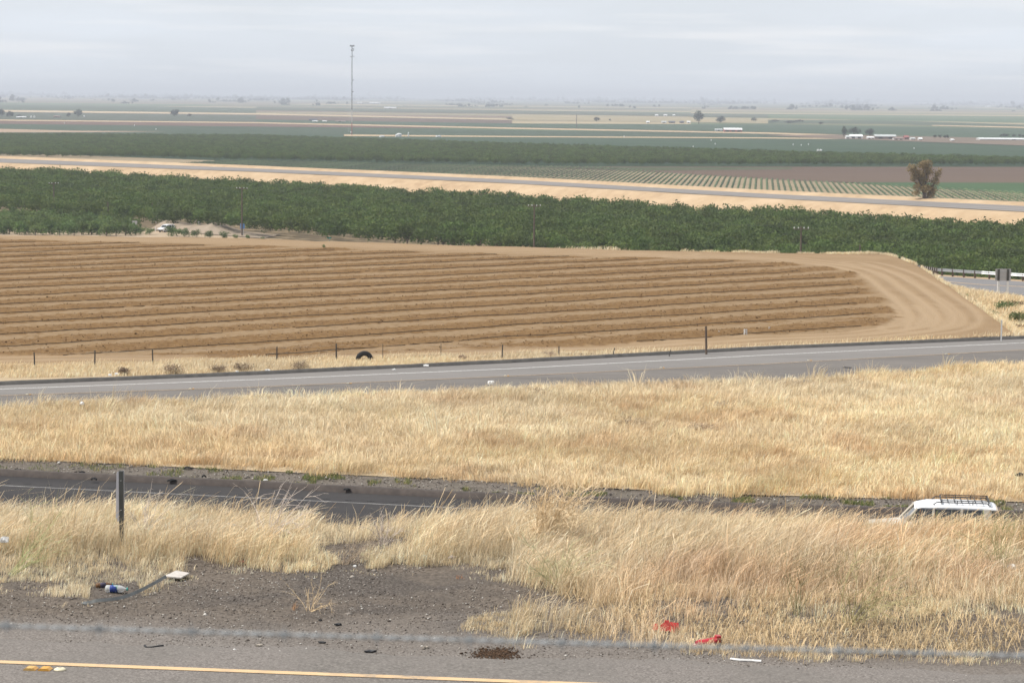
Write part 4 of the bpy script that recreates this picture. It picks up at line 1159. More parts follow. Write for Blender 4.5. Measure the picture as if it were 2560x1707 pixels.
pebbles('verge_stones', p_ + np.array((0, 0, 0.02)), RNG.lognormal(math.log(0.03), 0.45, len(p_)), pal[RNG.choice(6, len(p_), p=[0.15, 0.2, 0.2, 0.2, 0.15, 0.1])], 'loose stones on the lower freeway gravel verge')

# clods of turned soil in the tilled rows
rr0, cc0 = np.nonzero((till > 0.9) & (strip > 0.6)) if till.shape == field_g.shape[:2] else (np.array([]), np.array([]))
k_ = RNG.integers(0, len(rr0), 15000)
p_ = field_g[rr0[k_], cc0[k_]] + np.column_stack((RNG.normal(0, 0.25, 15000), RNG.normal(0, 0.25, 15000), np.full(15000, 0.02)))
q_ = proj(p_); ok = (q_[:, 0] > -100) & (q_[:, 0] < 2660); p_ = p_[ok]; n = len(p_)
cl = np.where((RNG.random(n) < 0.62)[:, None], np.array((0.10, 0.055, 0.022)), np.array((0.3, 0.205, 0.115))) * RNG.uniform(0.75, 1.25, (n, 1))
pebbles('soil_clods', p_, RNG.lognormal(math.log(0.048), 0.28, n), cl, 'clods of turned brown soil in the tilled rows')

# ================================================================== WEEDS WITH STEMS
def weed_mesh(name, seed, H, spread, nst, nbr, r, col, bias=(0, 0), arch=0.3, twig=2):
    rng = np.random.default_rng(seed); mb = MB()
    def curve(p, d, L, bend, k):
        pts = [p]; d = d / np.linalg.norm(d)
        for i in range(k):
            d = d + np.array((0, 0, -bend / k)) + rng.normal(0, 0.10, 3); d /= np.linalg.norm(d)
            pts.append(pts[-1] + d * L / k)
        return pts, d
    for s_ in range(nst):
        a = rng.uniform(0, 6.28); o = rng.uniform(0.1, 1) * spread
        d = np.array((math.cos(a) * o + bias[0], math.sin(a) * o * 0.7 + bias[1], 1.0))
        L = H * rng.uniform(0.6, 1.1)
        pts, _ = curve(np.array((rng.normal(0, 0.02), rng.normal(0, 0.02), -0.02)), d, L, arch * rng.uniform(0.2, 1.8), 7)
        mb.tube(pts, [r * (1 - 0.75 * i / 7) for i in range(8)], 4, cap=False)
        for b_ in range(nbr):
            i = int(rng.integers(2, 7)); p0 = np.array(pts[i])
            d2 = (np.array(pts[i]) - np.array(pts[i-1])); d2 = d2 / np.linalg.norm(d2) + rng.normal(0, 0.55, 3)
            p2, dd = curve(p0, d2, L * rng.uniform(0.18, 0.45), arch * rng.uniform(-0.2, 1.0), 4)
            mb.tube(p2, [r * 0.5 * (1 - 0.7 * j / 4) for j in range(5)], 3, cap=False)
            for t_ in range(twig):
                k = int(rng.integers(1, 5))
                p3, _ = curve(np.array(p2[k]), dd + rng.normal(0, 0.7, 3), L * rng.uniform(0.06, 0.16), 0.3, 2)
                mb.tube(p3, [r * 0.3, r * 0.25, r * 0.12], 3, cap=False)
    me = mb.mesh(name)
    c = np.array(col)[None] * np.repeat(rng.uniform(0.8, 1.2, (len(me.vertices) // 4 + 1, 1)), 4, 0)[:len(me.vertices)]
    vcol(me, c)
    return me

def gp(px, py):
    p_ = P(px, py, ZN); p_[2] = float(ledge_z(p_[0], p_[1])); return p_
def weed(name, label, px, py, *a, cat='weed', group=None, **k):
    o = add(name, weed_mesh(name, *a, **k), M['weed'], None, gp(px, py))
    return tag(o, label, cat, group)
DRY, GREY, GRN, OLV = (0.6, 0.45, 0.28), (0.56, 0.48, 0.42), (0.36, 0.40, 0.18), (0.38, 0.33, 0.17)
weed('dry_tumbleweed', 'big bushy tan dry weed leaning out over the lower freeway', 1330, 1372, 1, 0.92, 0.5, 30, 11, 0.0062, (0.72, 0.56, 0.36), bias=(0.55, 0.0), arch=0.25)
weed('green_mustard', 'spindly green weed with yellow tips in the grass left of the marker post', 25, 1440, 2, 0.85, 0.35, 8, 10, 0.0036, (0.4, 0.41, 0.2), bias=(0.95, 0.0), arch=0.12)
weed('tall_yellow_weed', 'single thin green stalk with a yellow flower tip left of the marker post', 82, 1358, 3, 0.55, 0.05, 1, 1, 0.003, (0.36, 0.36, 0.14), arch=0.0)
weed('tall_yellow_weed', 'second thin green stalk nearer the marker post with a yellow tip', 133, 1356, 4, 0.56, 0.05, 1, 1, 0.003, (0.36, 0.36, 0.14), arch=0.0)
weed('arching_stems', 'grey bare arching stems right of the marker post over the dark road', 660, 1362, 5, 0.80, 0.55, 14, 4, 0.0052, GREY, bias=(0.25, 0), arch=1.3, twig=1)
weed('arching_stems', 'thin grey stems fanning out close beside the marker post', 360, 1345, 6, 0.55, 0.7, 12, 4, 0.0048, GREY, bias=(0.2, 0), arch=0.7, twig=1)
weed('arching_stems', 'bleached twigs sticking up where the ledge dips', 960, 1350, 7, 0.42, 0.6, 12, 4, 0.0045, GREY, arch=0.6, twig=1)
weed('dead_brush', 'tangle of dead grey brush lying in the dip of the ledge', 860, 1408, 8, 0.52, 1.1, 16, 6, 0.0035, (0.33, 0.26, 0.19), bias=(0.5, 0.2), arch=0.8)
weed('dead_brush', 'purple-grey twiggy brush in the grass right of the marker post', 470, 1372, 9, 0.42, 1.0, 14, 6, 0.003, (0.36, 0.28, 0.22), arch=0.6)
weed('gravel_weed', 'small tan dry weed standing alone on the gravel', 775, 1530, 10, 0.34, 0.75, 9, 5, 0.0032, (0.66, 0.5, 0.31), bias=(0.25, 0), arch=0.5)
weed('gravel_weed', 'tiny rust-coloured tuft left of the lone gravel weed', 735, 1528, 11, 0.09, 0.5, 7, 3, 0.003, (0.42, 0.25, 0.14))
weed('gravel_weed', 'small rust-coloured tuft near the grass at the back of the gravel', 1150, 1445, 12, 0.07, 0.9, 9, 3, 0.003, (0.45, 0.24, 0.14))
weed('straggly_weed', 'pale green straggly weed at the right edge of the gravel bay', 1400, 1478, 13, 0.62, 0.75, 14, 8, 0.005, (0.5, 0.46, 0.27), bias=(-0.1, 0), arch=0.5)
weed('straggly_weed', 'tan stems branching from the bare patch beside the pale green weed', 1412, 1480, 14, 0.46, 0.45, 7, 4, 0.0062, (0.72, 0.58, 0.38), bias=(0.55, 0), arch=0.3)
weed('green_stemmed_weed', 'sprawling olive green weed above the leaf litter', 2120, 1565, 15, 0.78, 0.9, 16, 8, 0.0045, OLV, bias=(0.5, 0.1), arch=0.7)
weed('green_stemmed_weed', 'upright dark green branching weed in the tall grass', 1990, 1540, 16, 0.62, 0.5, 7, 7, 0.003, (0.22, 0.2, 0.1), bias=(0.1, 0), arch=0.2)
weed('green_stemmed_weed', 'tall dark-stemmed weed right of the upright branching one', 2200, 1470, 17, 0.52, 0.3, 4, 6, 0.003, (0.22, 0.19, 0.1), arch=0.1)
weed('green_stemmed_weed', 'feathery green weed at the grass below the parked vehicle', 2500, 1440, 18, 0.75, 0.6, 10, 8, 0.003, (0.28, 0.28, 0.13), arch=0.2)
for i, (px, py) in enumerate(((1150, 1360), (1240, 1365), (1490, 1360), (1600, 1362), (1740, 1358), (1860, 1360), (1980, 1362), (2130, 1360), (2260, 1362))):
    weed('dry_stalk_cluster', 'thin pale dry stalks poking above the grass crest', px, py, 40 + i, 0.5, 0.5, 7, 3, 0.0042, (0.62, 0.5, 0.35), bias=(0.2, 0), arch=0.6, twig=2, group='dry stalks along the grass crest')

# dry bushes beyond the upper carriageway and in the median
def bush(px, py, z, w, h, m, label, n=620, cat='bush', group=None, leaf=0.045):
    p_ = P(px, py, z)
    rng = np.random.default_rng(int(px * 3 + py))
    lob = [(rng.uniform(-0.5, 0.5) * w * 0.7, rng.uniform(-0.3, 0.3) * w, h * rng.uniform(0.25, 0.5), w * rng.uniform(0.3, 0.45), h * rng.uniform(0.36, 0.5)) for _ in range(6)]
    me = crown_mesh('branches', lob, n, leaf, int(px + py), 0.1)
    t_ = thing('dry_bush' if m is M['brown_bush'] else 'roadside_bush', label, cat, p_, 0, group)
    add('branches', me, m, t_)['kind'] = 'stuff'
    mb = MB()
    for k in range(5):
        a = rng.uniform(0, 6.28); mb.tube([(0, 0, -0.1), (math.cos(a) * w * 0.15, math.sin(a) * w * 0.15, h * 0.4), (math.cos(a) * w * 0.35, math.sin(a) * w * 0.3, h * 0.8)], [0.02, 0.014, 0.006], 4)
    mb.build('stem', M['trunk'], t_)
for a in ((313, 941, 0.8, 0.5, 'small faint dry bush near litter at the fence verge'), (440, 941, 1.2, 0.75, 'dense brown dry bush, largest on the fence verge'), (545, 937, 0.9, 0.6, 'thin brown dry bush between two larger verge bushes'), (606, 934, 1.2, 0.6, 'low brown dry bush beside a white scrap on the verge'), (748, 931, 1.15, 0.75, 'purple-brown round dry bush nearest the old tyre'),
          (1156, 905, 0.5, 0.35, 'tiny dry bush by the fence past the old tyre'), (1370, 897, 0.9, 0.35, 'low grey dry bush under the short fence posts')):
    bush(a[0], a[1] - 7, ZF, a[2], a[3], M['brown_bush'], a[4])
def med_at(px, py): return P(px, py, -16.7)
for a in ((1575, 1070, 1.5, 0.7, 'grey-brown dry bush in the median grass'), (1815, 1026, 1.6, 0.6, 'golden brown tussock in the upper median grass'), (1760, 1078, 1.6, 0.5, 'low spread brown bush right of the grey median bush'), (1350, 990, 1.4, 0.6, 'brown dry bush by the upper road edge of the median')):
    bush(a[0], a[1], -16.65, a[2], a[3], M['brown_bush'], a[4])
for a in ((2520, 775, 2.8, 1.5, M['green_shrub'], 'green shrub in the ditch below the two-post sign'), (2548, 800, 2.6, 1.4, M['green_shrub'], 'yellow-green shrub lowest in the ditch'), (2470, 792, 2.4, 1.2, M['green_shrub'], 'dark green bush behind the field crest'), (2545, 770, 3.0, 1.2, M['rust_shrub'], 'rust-red shrub in the ditch below the sign'),
          (2395, 745, 2.0, 0.8, M['green_shrub'], 'grey-green bush along the crest edge'), (2420, 762, 2.0, 0.8, M['green_shrub'], 'low green bush halfway down the crest edge'), (2556, 830, 2.4, 1.1, M['rust_shrub'], 'reddish brush just above the dike by the white road marker')):
    bush(a[0], a[1], -17.9, a[2] * 0.75, a[3] * 0.65, a[4], a[5], 700, leaf=0.08)

# ================================================================== FIELD HOSES, FENCE, TYRE
for k in range(-4, 18):
    b0 = R0 + rnor * (k * SPACE)
    ts = np.arange(-40, 180, 1.5)
    q = b0 + ts[:, None] * rdir
    ins = inpoly(q[:, 0], q[:, 1], till_w)
    if ins.sum() < 8: continue
    ts = ts[ins]
    pj = proj(b0 + ts[:, None] * rdir)
    ts = ts[(pj[:, 0] > -250)]
    if len(ts) < 8: continue
    ts = np.arange(ts.min(), ts.max() - random.uniform(0, 4), 1.2)
    wig = (fbm(ts, ts * 0 + k * 3.7, 0.10, 3) - 0.5) * 1.1 + (fbm(ts, ts * 0 + k * 5.1, 0.5, 2) - 0.5) * 0.25
    kink = np.exp(-((ts - random.uniform(ts.min(), ts.max())) / 2.5) ** 2) * random.uniform(-1.0, 1.0)
    q = b0 + ts[:, None] * rdir + rnor * (wig + kink)[:, None]
    q[:, 2] = ZF + 0.075 + (fbm(ts, ts * 0 + k, 0.3, 2) - 0.5) * 0.14
    o = MB().tube(q, 0.026, 5).build('drip_hose', M['hose'])
    tag(o, 'black drip hose lying along a tilled row of the brown field', 'hose', 'drip hoses on the brown field')

fence = thing('wire_fence', 'old wire fence with thin dark posts along the brown field', 'fence', P(700, 902, ZF))
fo = np.array(fence.location)
posts = [(87, 880, 921, .075), (237, 875, 919, .08), (382, 872, 908, .075), (692, 866, 903, .08), (841, 858, 901, .09), (957, 858, 900, .035), (1102, 858, 894, .035), (1255, 861, 895, .08), (1397, 865, 890, .075), (1532, 869, 889, .06), (1672, 874, 887, .06)]
tops = []
for px, yt, yb_, w_ in posts:
    b_ = P(px, yb_, ZF); hh = (yb_ - yt) * b_[1] / F_PX
    lean_ = random.uniform(-0.04, 0.04) if px < 1500 else 0.12
    mb = MB().tube([(0, 0, -0.3), (lean_ * 0.5, 0, hh * 0.5), (lean_, 0, hh)], [w_ * 0.62, w_ * 0.58, w_ * 0.52], 6)
    mb.build('post', M['wood_dark'], fence, b_ - fo)
    tops.append((b_ - fo + np.array((lean_, 0, hh))))
for fr_ in (0.92, 0.6, 0.3):
    pts = []
    for a, b_ in zip(tops[:-1], tops[1:]):
        for t_ in np.linspace(0, 1, 6)[:-1]:
            p_ = a * (1 - t_) + b_ * t_
            p_ = np.array((p_[0], p_[1], p_[2] - (1 - fr_) * 1.0 - 0.05 * math.sin(t_ * math.pi))); pts.append(p_)
    MB().tube(pts, 0.003, 3).build('fence_wire', M['wire'], fence)

def post_thing(name, label, cat, px, yt, yb_, z, w_, m, k=8, lean_=0.0):
    b_ = P(px, yb_, z); hh = (yb_ - yt) * b_[1] / F_PX
    o = MB().tube([(0, 0, -0.25), (lean_, 0, hh)], [w_, w_ * 0.9], k).build(name, m, None, b_)
    return tag(o, label, cat)
post_thing('guide_post', 'tall brown wooden post beyond the dike of the upper carriageway', 'post', 1766, 815, 882, ZF, 0.075, M['pole_wood'], lean_=-0.06)
mk = thing('guide_marker', 'thin white road marker where the brown field meets the dike', 'marker', P(2503, 849, ZF))
hh = 50 * mk.location[1] / F_PX
MB().box(-0.045, 0.045, -0.015, 0.015, -0.2, hh).build('post', M['white_plastic'], mk)
MB().box(-0.035, 0.035, -0.022, -0.0155, hh - 0.22, hh - 0.04).build('reflector', M['sign_back'], mk)

# half-buried tyre by the fence
tp = P(911, 900, ZF); TR = 22 * tp[1] / F_PX
ty = thing('old_tyre', 'big black tyre half buried upright beside the field fence', 'tyre', tp + np.array((0, 0, 0.02)), 0.12)
prof = []
for a in np.linspace(0, 2 * math.pi, 15)[:-1]:
    prof.append((math.copysign(abs(math.cos(a)) ** 0.6, math.cos(a)), math.copysign(abs(math.sin(a)) ** 0.6, math.sin(a))))
vv, ff = [], []
K = 40
for i in range(K):
    a = 2 * math.pi * i / K
    for cu, cv in prof:
        rr_ = TR - 0.15 + cu * 0.15
        vv.append((math.cos(a) * rr_, cv * 0.16, math.sin(a) * rr_))
for i in range(K):
    for j in range(14):
        ff.append((i*14+j, i*14+(j+1) % 14, ((i+1) % K)*14+(j+1) % 14, ((i+1) % K)*14+j))
o = add('carcass', mesh_py('carcass', vv, ff), M['rubber'], ty, smooth=True)
mb = MB()
for i in range(36):
    a = 2 * math.pi * i / 36
    for sd in (-1, 1):
        c_, s_ = math.cos(a + sd * 0.04), math.sin(a + sd * 0.04)
        p0 = (c_ * (TR - 0.005), sd * 0.02, s_ * (TR - 0.005)); p1 = (math.cos(a + sd * 0.1) * (TR - 0.015), sd * 0.15, math.sin(a + sd * 0.1) * (TR - 0.015))
        mb.tube([p0, p1], 0.022, 4)
mb.build('tread', M['rubber'], ty)

# irrigation valve stubs in the field
def valve(px, py, label, s_=1.0):
    t_ = thing('irrigation_valve', label, 'valve', P(px, py, ZF), 0.3)
    MB().lathe([(0.05*s_, 0), (0.05*s_, 0.42*s_), (0.045*s_, 0.44*s_)], 8, (-0.06*s_, 0, 0)).build('riser', M['white_plastic'], t_)
    MB().lathe([(0.045*s_, 0), (0.045*s_, 0.2*s_)], 8, (0.10*s_, 0, 0)).build('outlet', M['white_plastic'], t_)
    MB().box(-0.02*s_, 0.13*s_, -0.05*s_, 0.05*s_, 0.2*s_, 0.27*s_).build('valve_body', M['white_plastic'], t_)
    MB().lathe([(0.06*s_, 0.27*s_), (0.07*s_, 0.3*s_), (0.07*s_, 0.4*s_), (0.04*s_, 0.42*s_)], 8, (0.09*s_, 0, 0)).build('cap', M['sign_back'], t_)
valve(1863, 838, 'white irrigation valve standing at the end of the hoses')
valve(1797, 833, 'tiny white pipe stub left of the white irrigation valve', 0.4)
valve(1923, 824, 'small white pipe stub right of the white irrigation valve', 0.45)

# ================================================================== RAMP SIGN AND GUARDRAIL
sg = P(2507, 737, ZRAMP)
px2m = sg[1] / F_PX
si = thing('highway_sign', 'back of a grey highway sign on two white posts by the ramp', 'sign', sg, 0.1)
for xo in (-12.2, 11.8):
    MB().box(xo*px2m - 0.085, xo*px2m + 0.085, -0.07, 0.07, -0.6, 35 * px2m).build('post_base', M['white_plastic'], si)
    MB().box(xo*px2m - 0.092, xo*px2m + 0.092, -0.075, 0.075, 35 * px2m, 64 * px2m).build('post', M['wood_dark'], si)
pan = MB().box(-20 * px2m, 20 * px2m, 0.08, 0.10, 35 * px2m, 65 * px2m).build('panel', M['sign_back'], si)
for zz in (0.3, 0.72):
    MB().box(-18.5 * px2m, 18.5 * px2m, 0.055, 0.08, (35 + 30 * zz) * px2m - 0.03, (35 + 30 * zz) * px2m + 0.03).build('stiffener', M['steel'], pan)
gl = push(rf_, 0.8, rf_[:, 2])
gseg = np.concatenate(((0,), np.cumsum(np.linalg.norm(np.diff(gl, axis=0), axis=1))))
gr = thing('guardrail', 'galvanised steel guardrail along the outer edge of the curved ramp', 'guardrail', gl[30])
go_ = np.array(gr.location)
wprof = [(0.0, 0.42), (0.06, 0.47), (0.0, 0.53), (0.0, 0.58), (0.06, 0.64), (0.0, 0.72)]
ss = np.arange(0, gseg[-1], 0.95)
gp_ = np.stack([np.interp(ss, gseg, gl[:, i]) for i in range(3)], -1)
vv = []
for p_ in gp_:
    for o_, z_ in wprof: vv.append((p_[0] - go_[0], p_[1] - o_ - go_[1], p_[2] + z_ - go_[2]))
ff = [(i*6+j, (i+1)*6+j, (i+1)*6+j+1, i*6+j+1) for i in range(len(gp_)-1) for j in range(5)]
add('rail', mesh_py('rail', vv, ff), M['steel'], gr)
gpost = MB().box(-0.09, 0.09, 0.02, 0.22, -0.3, 0.74).mesh('post'); gpost.materials.append(M['pole_wood'])
for i, p_ in enumerate(gp_):
    if i % 2 == 0: add('post', gpost, None, gr, p_ - go_)

# ================================================================== VEHICLES
def wheel(parent, x, y, r, w):
    o = bpy.data.objects.new('wheel', None); COL.objects.link(o); o.parent = parent; o.location = (x, y, r); o.rotation_euler = (math.pi / 2, 0, 0)
    MB().lathe([(r*0.62, -w/2), (r*0.93, -w/2), (r, -w*0.3), (r, w*0.3), (r*0.93, w/2), (r*0.62, w/2)], 20).build('tyre', M['rubber'], o)
    MB().lathe([(r*0.25, -w*0.53), (r*0.6, -w*0.51), (r*0.6, w*0.51), (r*0.25, w*0.53)], 14).build('rim', M['steel'], o)

def lofted(name, secs, m, parent):
    """closed shell through cross sections (lists of xyz)"""
    k = len(secs[0]); vv = [p for s_ in secs for p in s_]; ff = []
    for i in range(len(secs) - 1):
        for j in range(k):
            ff.append((i*k+j, i*k+(j+1) % k, (i+1)*k+(j+1) % k, (i+1)*k+j))
    ff.append(tuple(range(k))[::-1]); ff.append(tuple((len(secs)-1)*k + j for j in range(k)))
    return add(name, mesh_py(name, vv, ff), m, parent, smooth=False)

def suv(name, label, loc, rz, paint_low, paint_top, rack=True, sc_=1.0):
    """nose towards -x"""
    t_ = thing(name, label, 'car', loc, rz); t_.scale = (sc_,) * 3
    prof = [(-2.35, 0.42), (-2.38, 0.75), (-2.25, 0.98), (-1.15, 1.10), (2.25, 1.12), (2.34, 0.95), (2.34, 0.42), (1.95, 0.34), (-2.0, 0.34)]
    def ring(y_, inset):
        return [(x_ * (1 - inset * 0.02), y_, z_ - inset * (0.04 if z_ > 0.9 else 0)) for x_, z_ in prof]
    lofted('body', [ring(-0.92, 1), ring(-0.88, 0), ring(0, -0.4), ring(0.88, 0), ring(0.92, 1)], paint_low, t_)
    # greenhouse glass
    gls = lofted('glasshouse', [[(-1.12, y_ * 0.86, 1.09), (-0.52, y_ * 0.74, 1.70), (2.12, y_ * 0.74, 1.70), (2.24, y_ * 0.86, 1.09)] for y_ in (-1, 1)], M['glass_dark'], t_)
    for sd in (-1, 1):
        for (xa, xb, wd) in ((-1.13, -0.56, 0.10), (-0.02, 0.02, 0.09), (0.98, 1.02, 0.10), (1.98, 1.9, 0.30)):
            mb = MB().tube([(xa, sd * 0.862, 1.08), (xb, sd * 0.752, 1.71)], wd * 0.55, 5)
            mb.build('pillar', paint_low, t_)
    prf = []
    for x_, zt, yh in ((-0.66, 1.70, 0.70), (-0.56, 1.77, 0.74), (-0.2, 1.845, 0.77), (0.8, 1.87, 0.78), (1.9, 1.845, 0.77), (2.2, 1.79, 0.75), (2.3, 1.72, 0.71)):
        prf.append([(x_, -yh, 1.69), (x_, -yh * 0.97, zt - 0.06), (x_, -yh * 0.82, zt - 0.012), (x_, 0, zt), (x_, yh * 0.82, zt - 0.012), (x_, yh * 0.97, zt - 0.06), (x_, yh, 1.69)])
    o = lofted('roof', prf, paint_top, t_); o.data.polygons.foreach_set('use_smooth', [True] * len(o.data.polygons))
    if rack:
        rk = MB()
        for y_ in (-0.66, 0.66):
            rk.tube([(0.0, y_, 1.84), (0.12, y_, 1.93), (1.9, y_, 1.93), (2.02, y_, 1.83)], 0.022, 6)
            rk.tube([(0.28, y_, 2.0), (1.98, y_, 2.0)], 0.018, 6)
            for x_ in (0.3, 0.85, 1.4, 1.95): rk.tube([(x_, y_, 1.86), (x_, y_, 2.0)], 0.015, 5)
        for x_ in np.linspace(0.28, 1.98, 8): rk.tube([(x_, -0.66, 1.935), (x_, 0.66, 1.935)], 0.016, 5)
        for x_ in (0.28, 1.98): rk.tube([(x_, -0.66, 2.0), (x_, 0.66, 2.0)], 0.018, 5)
        rk.build('roof_rack', M['black_plastic'], t_)
    for x_ in (-1.45, 1.4):
        for y_ in (-0.82, 0.82): wheel(t_, x_, y_, 0.37, 0.24)
    for y_ in (-0.62, 0.62):
        MB().box(-2.41, -2.36, y_ - 0.2, y_ + 0.2, 0.68, 0.86).build('headlight', M['white_plastic'], t_)
        MB().box(2.33, 2.38, y_ - 0.12, y_ + 0.12, 0.7, 1.02).build('tail_light', M['red_wall'], t_)
    for sd in (-1, 1):
        MB().box(-0.92, -0.72, min(sd*0.93, sd*1.12), max(sd*0.93, sd*1.12), 1.08, 1.24).build('mirror', paint_top, t_)
        MB().box(0.3, 0.5, min(sd*0.915, sd*0.945), max(sd*0.915, sd*0.945), 0.9, 0.94).build('door_handle', M['black_plastic'], t_)
    MB().box(-2.46, -2.3, -0.85, 0.85, 0.42, 0.6).build('bumper', M['black_plastic'], t_)
    MB().box(2.3, 2.44, -0.85, 0.85, 0.42, 0.6).build('bumper', M['black_plastic'], t_)
    return t_
sp = P(2328, 1380, ZL)
suv('suv', 'white-roofed beige off-roader with black roof rack parked behind the tall grass', (sp[0], sp[1], ZL + 0.01), math.radians(-7), M['car_beige'], M['car_white'], sc_=1.07)
cp_ = P(416, 581, ZP)
suv('parked_minivan', 'white minivan parked in front of the dirt mound', (cp_[0], cp_[1], ZP + 0.1), math.radians(58), M['car_white'], M['car_white'], rack=False, sc_=0.95)

# ================================================================== ROADSIDE MOUND AND SIGNS ON THE PLAIN
mp_ = [P(a, b_, ZP) for a, b_ in ((330, 590), (560, 600), (660, 602))]
xs = np.linspace(0, 1, 70); ysq = np.linspace(0, 1, 24)
pa, pb_ = P(345, 580, ZP), P(640, 603, ZP)
mdir = (pb_ - pa); 
vv = np.zeros((24, 70, 3))
for i, a in enumerate(ysq):
    for j, c_ in enumerate(xs):
        p_ = pa + mdir * c_ + np.array((0.15, 1.0, 0)) * (a * 16 + 7)
        px_here = 345 + 295 * c_
        prof_h = np.interp(px_here, [345, 360, 375, 400, 440, 475, 490, 500, 512, 525, 545, 570, 600, 640], [0, 1.4, 2.2, 1.8, 1.5, 1.7, 2.2, 2.8, 2.0, 1.8, 0.9, 0.4, 0.3, 0.0])
        hz_ = prof_h * math.sin(math.pi * min(1, a * 1.0)) ** 0.7 * (0.85 + 0.3 * float(fbm(p_[0], p_[1], 0.35, 3)))
        vv[i, j] = (p_[0], p_[1], ZP + 0.25 + hz_)
idx = np.arange(24*70).reshape(24, 70)
f = np.stack((idx[:-1, :-1], idx[:-1, 1:], idx[1:, 1:], idx[1:, :-1]), -1).reshape(-1, 4)
me = mesh_np('dirt_mound', vv.reshape(-1, 3), f, 4)
tag(add('dirt_mound', me, M['mound_dirt'], smooth=True), 'long heap of pale dug dirt in front of the orchard', 'mound')

def sign_on_posts(name, label, px, yt, ym, yb_, wpx, m, posts=(0,), z=ZP, pm=None, cat='sign'):
    b_ = P(px, yb_, z); s_ = b_[1] / F_PX
    t_ = thing(name, label, cat, b_)
    w_ = wpx * s_
    MB().box(-w_/2, w_/2, -0.06, -0.02, (yb_ - ym) * s_, (yb_ - yt) * s_).build('panel', m, t_)
    for xo in posts:
        MB().box(xo*w_ - 0.06, xo*w_ + 0.06, -0.015, 0.1, -0.3, (yb_ - yt) * s_ - 0.05).build('post', pm or M['white_plastic'], t_)
    return t_
sign_on_posts('roadside_sign', 'blue roadside sign beside the utility pole', 606.5, 559, 572, 593, 11.5, M['blue_sign'], (-0.25, 0.12), pm=M['white_plastic'])
sign_on_posts('roadside_sign', 'pale grey sign board above the young trees', 337, 552, 562, 580, 12.5, M['sign_back'], (0,), pm=M['steel'])
sign_on_posts('notice_board', 'white square board on top of the dirt mound', 498, 552, 562, 572, 8, M['white_plastic'], (-0.3, 0.3))
sign_on_posts('street_sign', 'small teal street sign at the orchard edge', 823, 593, 597, 606, 11, M['teal_sign'], (0,), pm=M['steel'])
def stake(label, px, yt, yb_, w_, m, name='marker_post'):
    b_ = P(px, yb_, ZP); s_ = b_[1] / F_PX; hh = (yb_ - yt) * s_
    t_ = thing(name, label, 'post', b_)
    MB().lathe([(w_, -0.2), (w_, hh * 0.93), (w_ * 0.6, hh)], 8).build('shaft', m, t_)
    MB().lathe([(w_ * 1.25, hh * 0.72), (w_ * 1.25, hh * 0.80)], 8).build('band', M['sign_back'], t_)
stake('white marker post at the end of the dirt mound', 558.5, 570, 580, 0.09, M['white_plastic'])
stake('short white post between the shrubs and the minivan', 389, 568, 580, 0.09, M['white_plastic'])
stake('thin white leaning stake behind the dirt mound', 390, 547, 560, 0.06, M['white_plastic'])
stake('small red marker at the orchard edge right of the teal sign', 1056, 600, 609, 0.12, M['red_wall'])

# ================================================================== UTILITY POLES
def pole(px, yt, base_px_y, label, arm=True, z=ZP, Ht=None):
    if base_px_y is None:
        b_ = P(px, yt, z + Ht); b_[2] = z; hh = Ht
    else:
        b_ = P(px, base_px_y, z); hh = (base_px_y - yt) * b_[1] / F_PX
    t_ = thing('utility_pole', label, 'utility pole', b_, 0)
    MB().tube([(0, 0, -0.5), (0, 0, hh * 0.5), (0, 0, hh)], [0.19, 0.165, 0.13], 8).build('shaft', M['pole_wood'], t_)
    if arm:
        ca = MB().box(-1.25, 1.25, -0.16, -0.04, hh - 0.45, hh - 0.29).build('crossarm', M['pole_wood'], t_)
        for x_ in (-1.15, -0.45, 0.45, 1.15):
            MB().lathe([(0.05, 0), (0.09, 0.06), (0.05, 0.14), (0.07, 0.2), (0.03, 0.26)], 6, (x_, -0.1, hh - 0.29)).build('insulator', M['white_plastic'], ca)
    return np.array(t_.location) + np.array((0, 0, hh))
tp_ = [pole(135, 456, 547, 'leaning utility pole rising behind the young trees'),
       pole(605, 468, 593, 'utility pole standing behind the blue roadside sign'),
       pole(1336, 511, None, 'utility pole with crossarm rising behind the middle of the field crest', Ht=11.5),
       pole(2003, 567, None, 'utility pole with crossarm near the right shoulder of the field', Ht=11.5)]
pole(270, 505, 561, 'short bare pole between the leaning pole and the sign board', False)
pole(381, 507, 560, 'bare pole rising behind the dirt mound', False)
pole(2150, 612, None, 'short bare pole stub behind the right shoulder of the field', False, Ht=7.5)
ends = [tp_[0] + (tp_[0] - tp_[1])] + tp_ + [tp_[3] + (tp_[3] - tp_[2])]
pl = thing('power_line', 'thin power wires strung between the utility poles before the orchard', 'power line', tp_[1])
for xo in (-1.15, 0.45, 1.15):
    pts = []
    for a, b_ in zip(ends[:-1], ends[1:]):
        for t_ in np.linspace(0, 1, 13)[:-1]:
            p_ = a * (1 - t_) + b_ * t_ - tp_[1]; pts.append((p_[0] + xo, p_[1], p_[2] - 0.05 - 1.6 * 4 * t_ * (1 - t_) * 0.5))
    MB().tube(pts, 0.005, 3).build('wire', M['black_plastic'], pl)

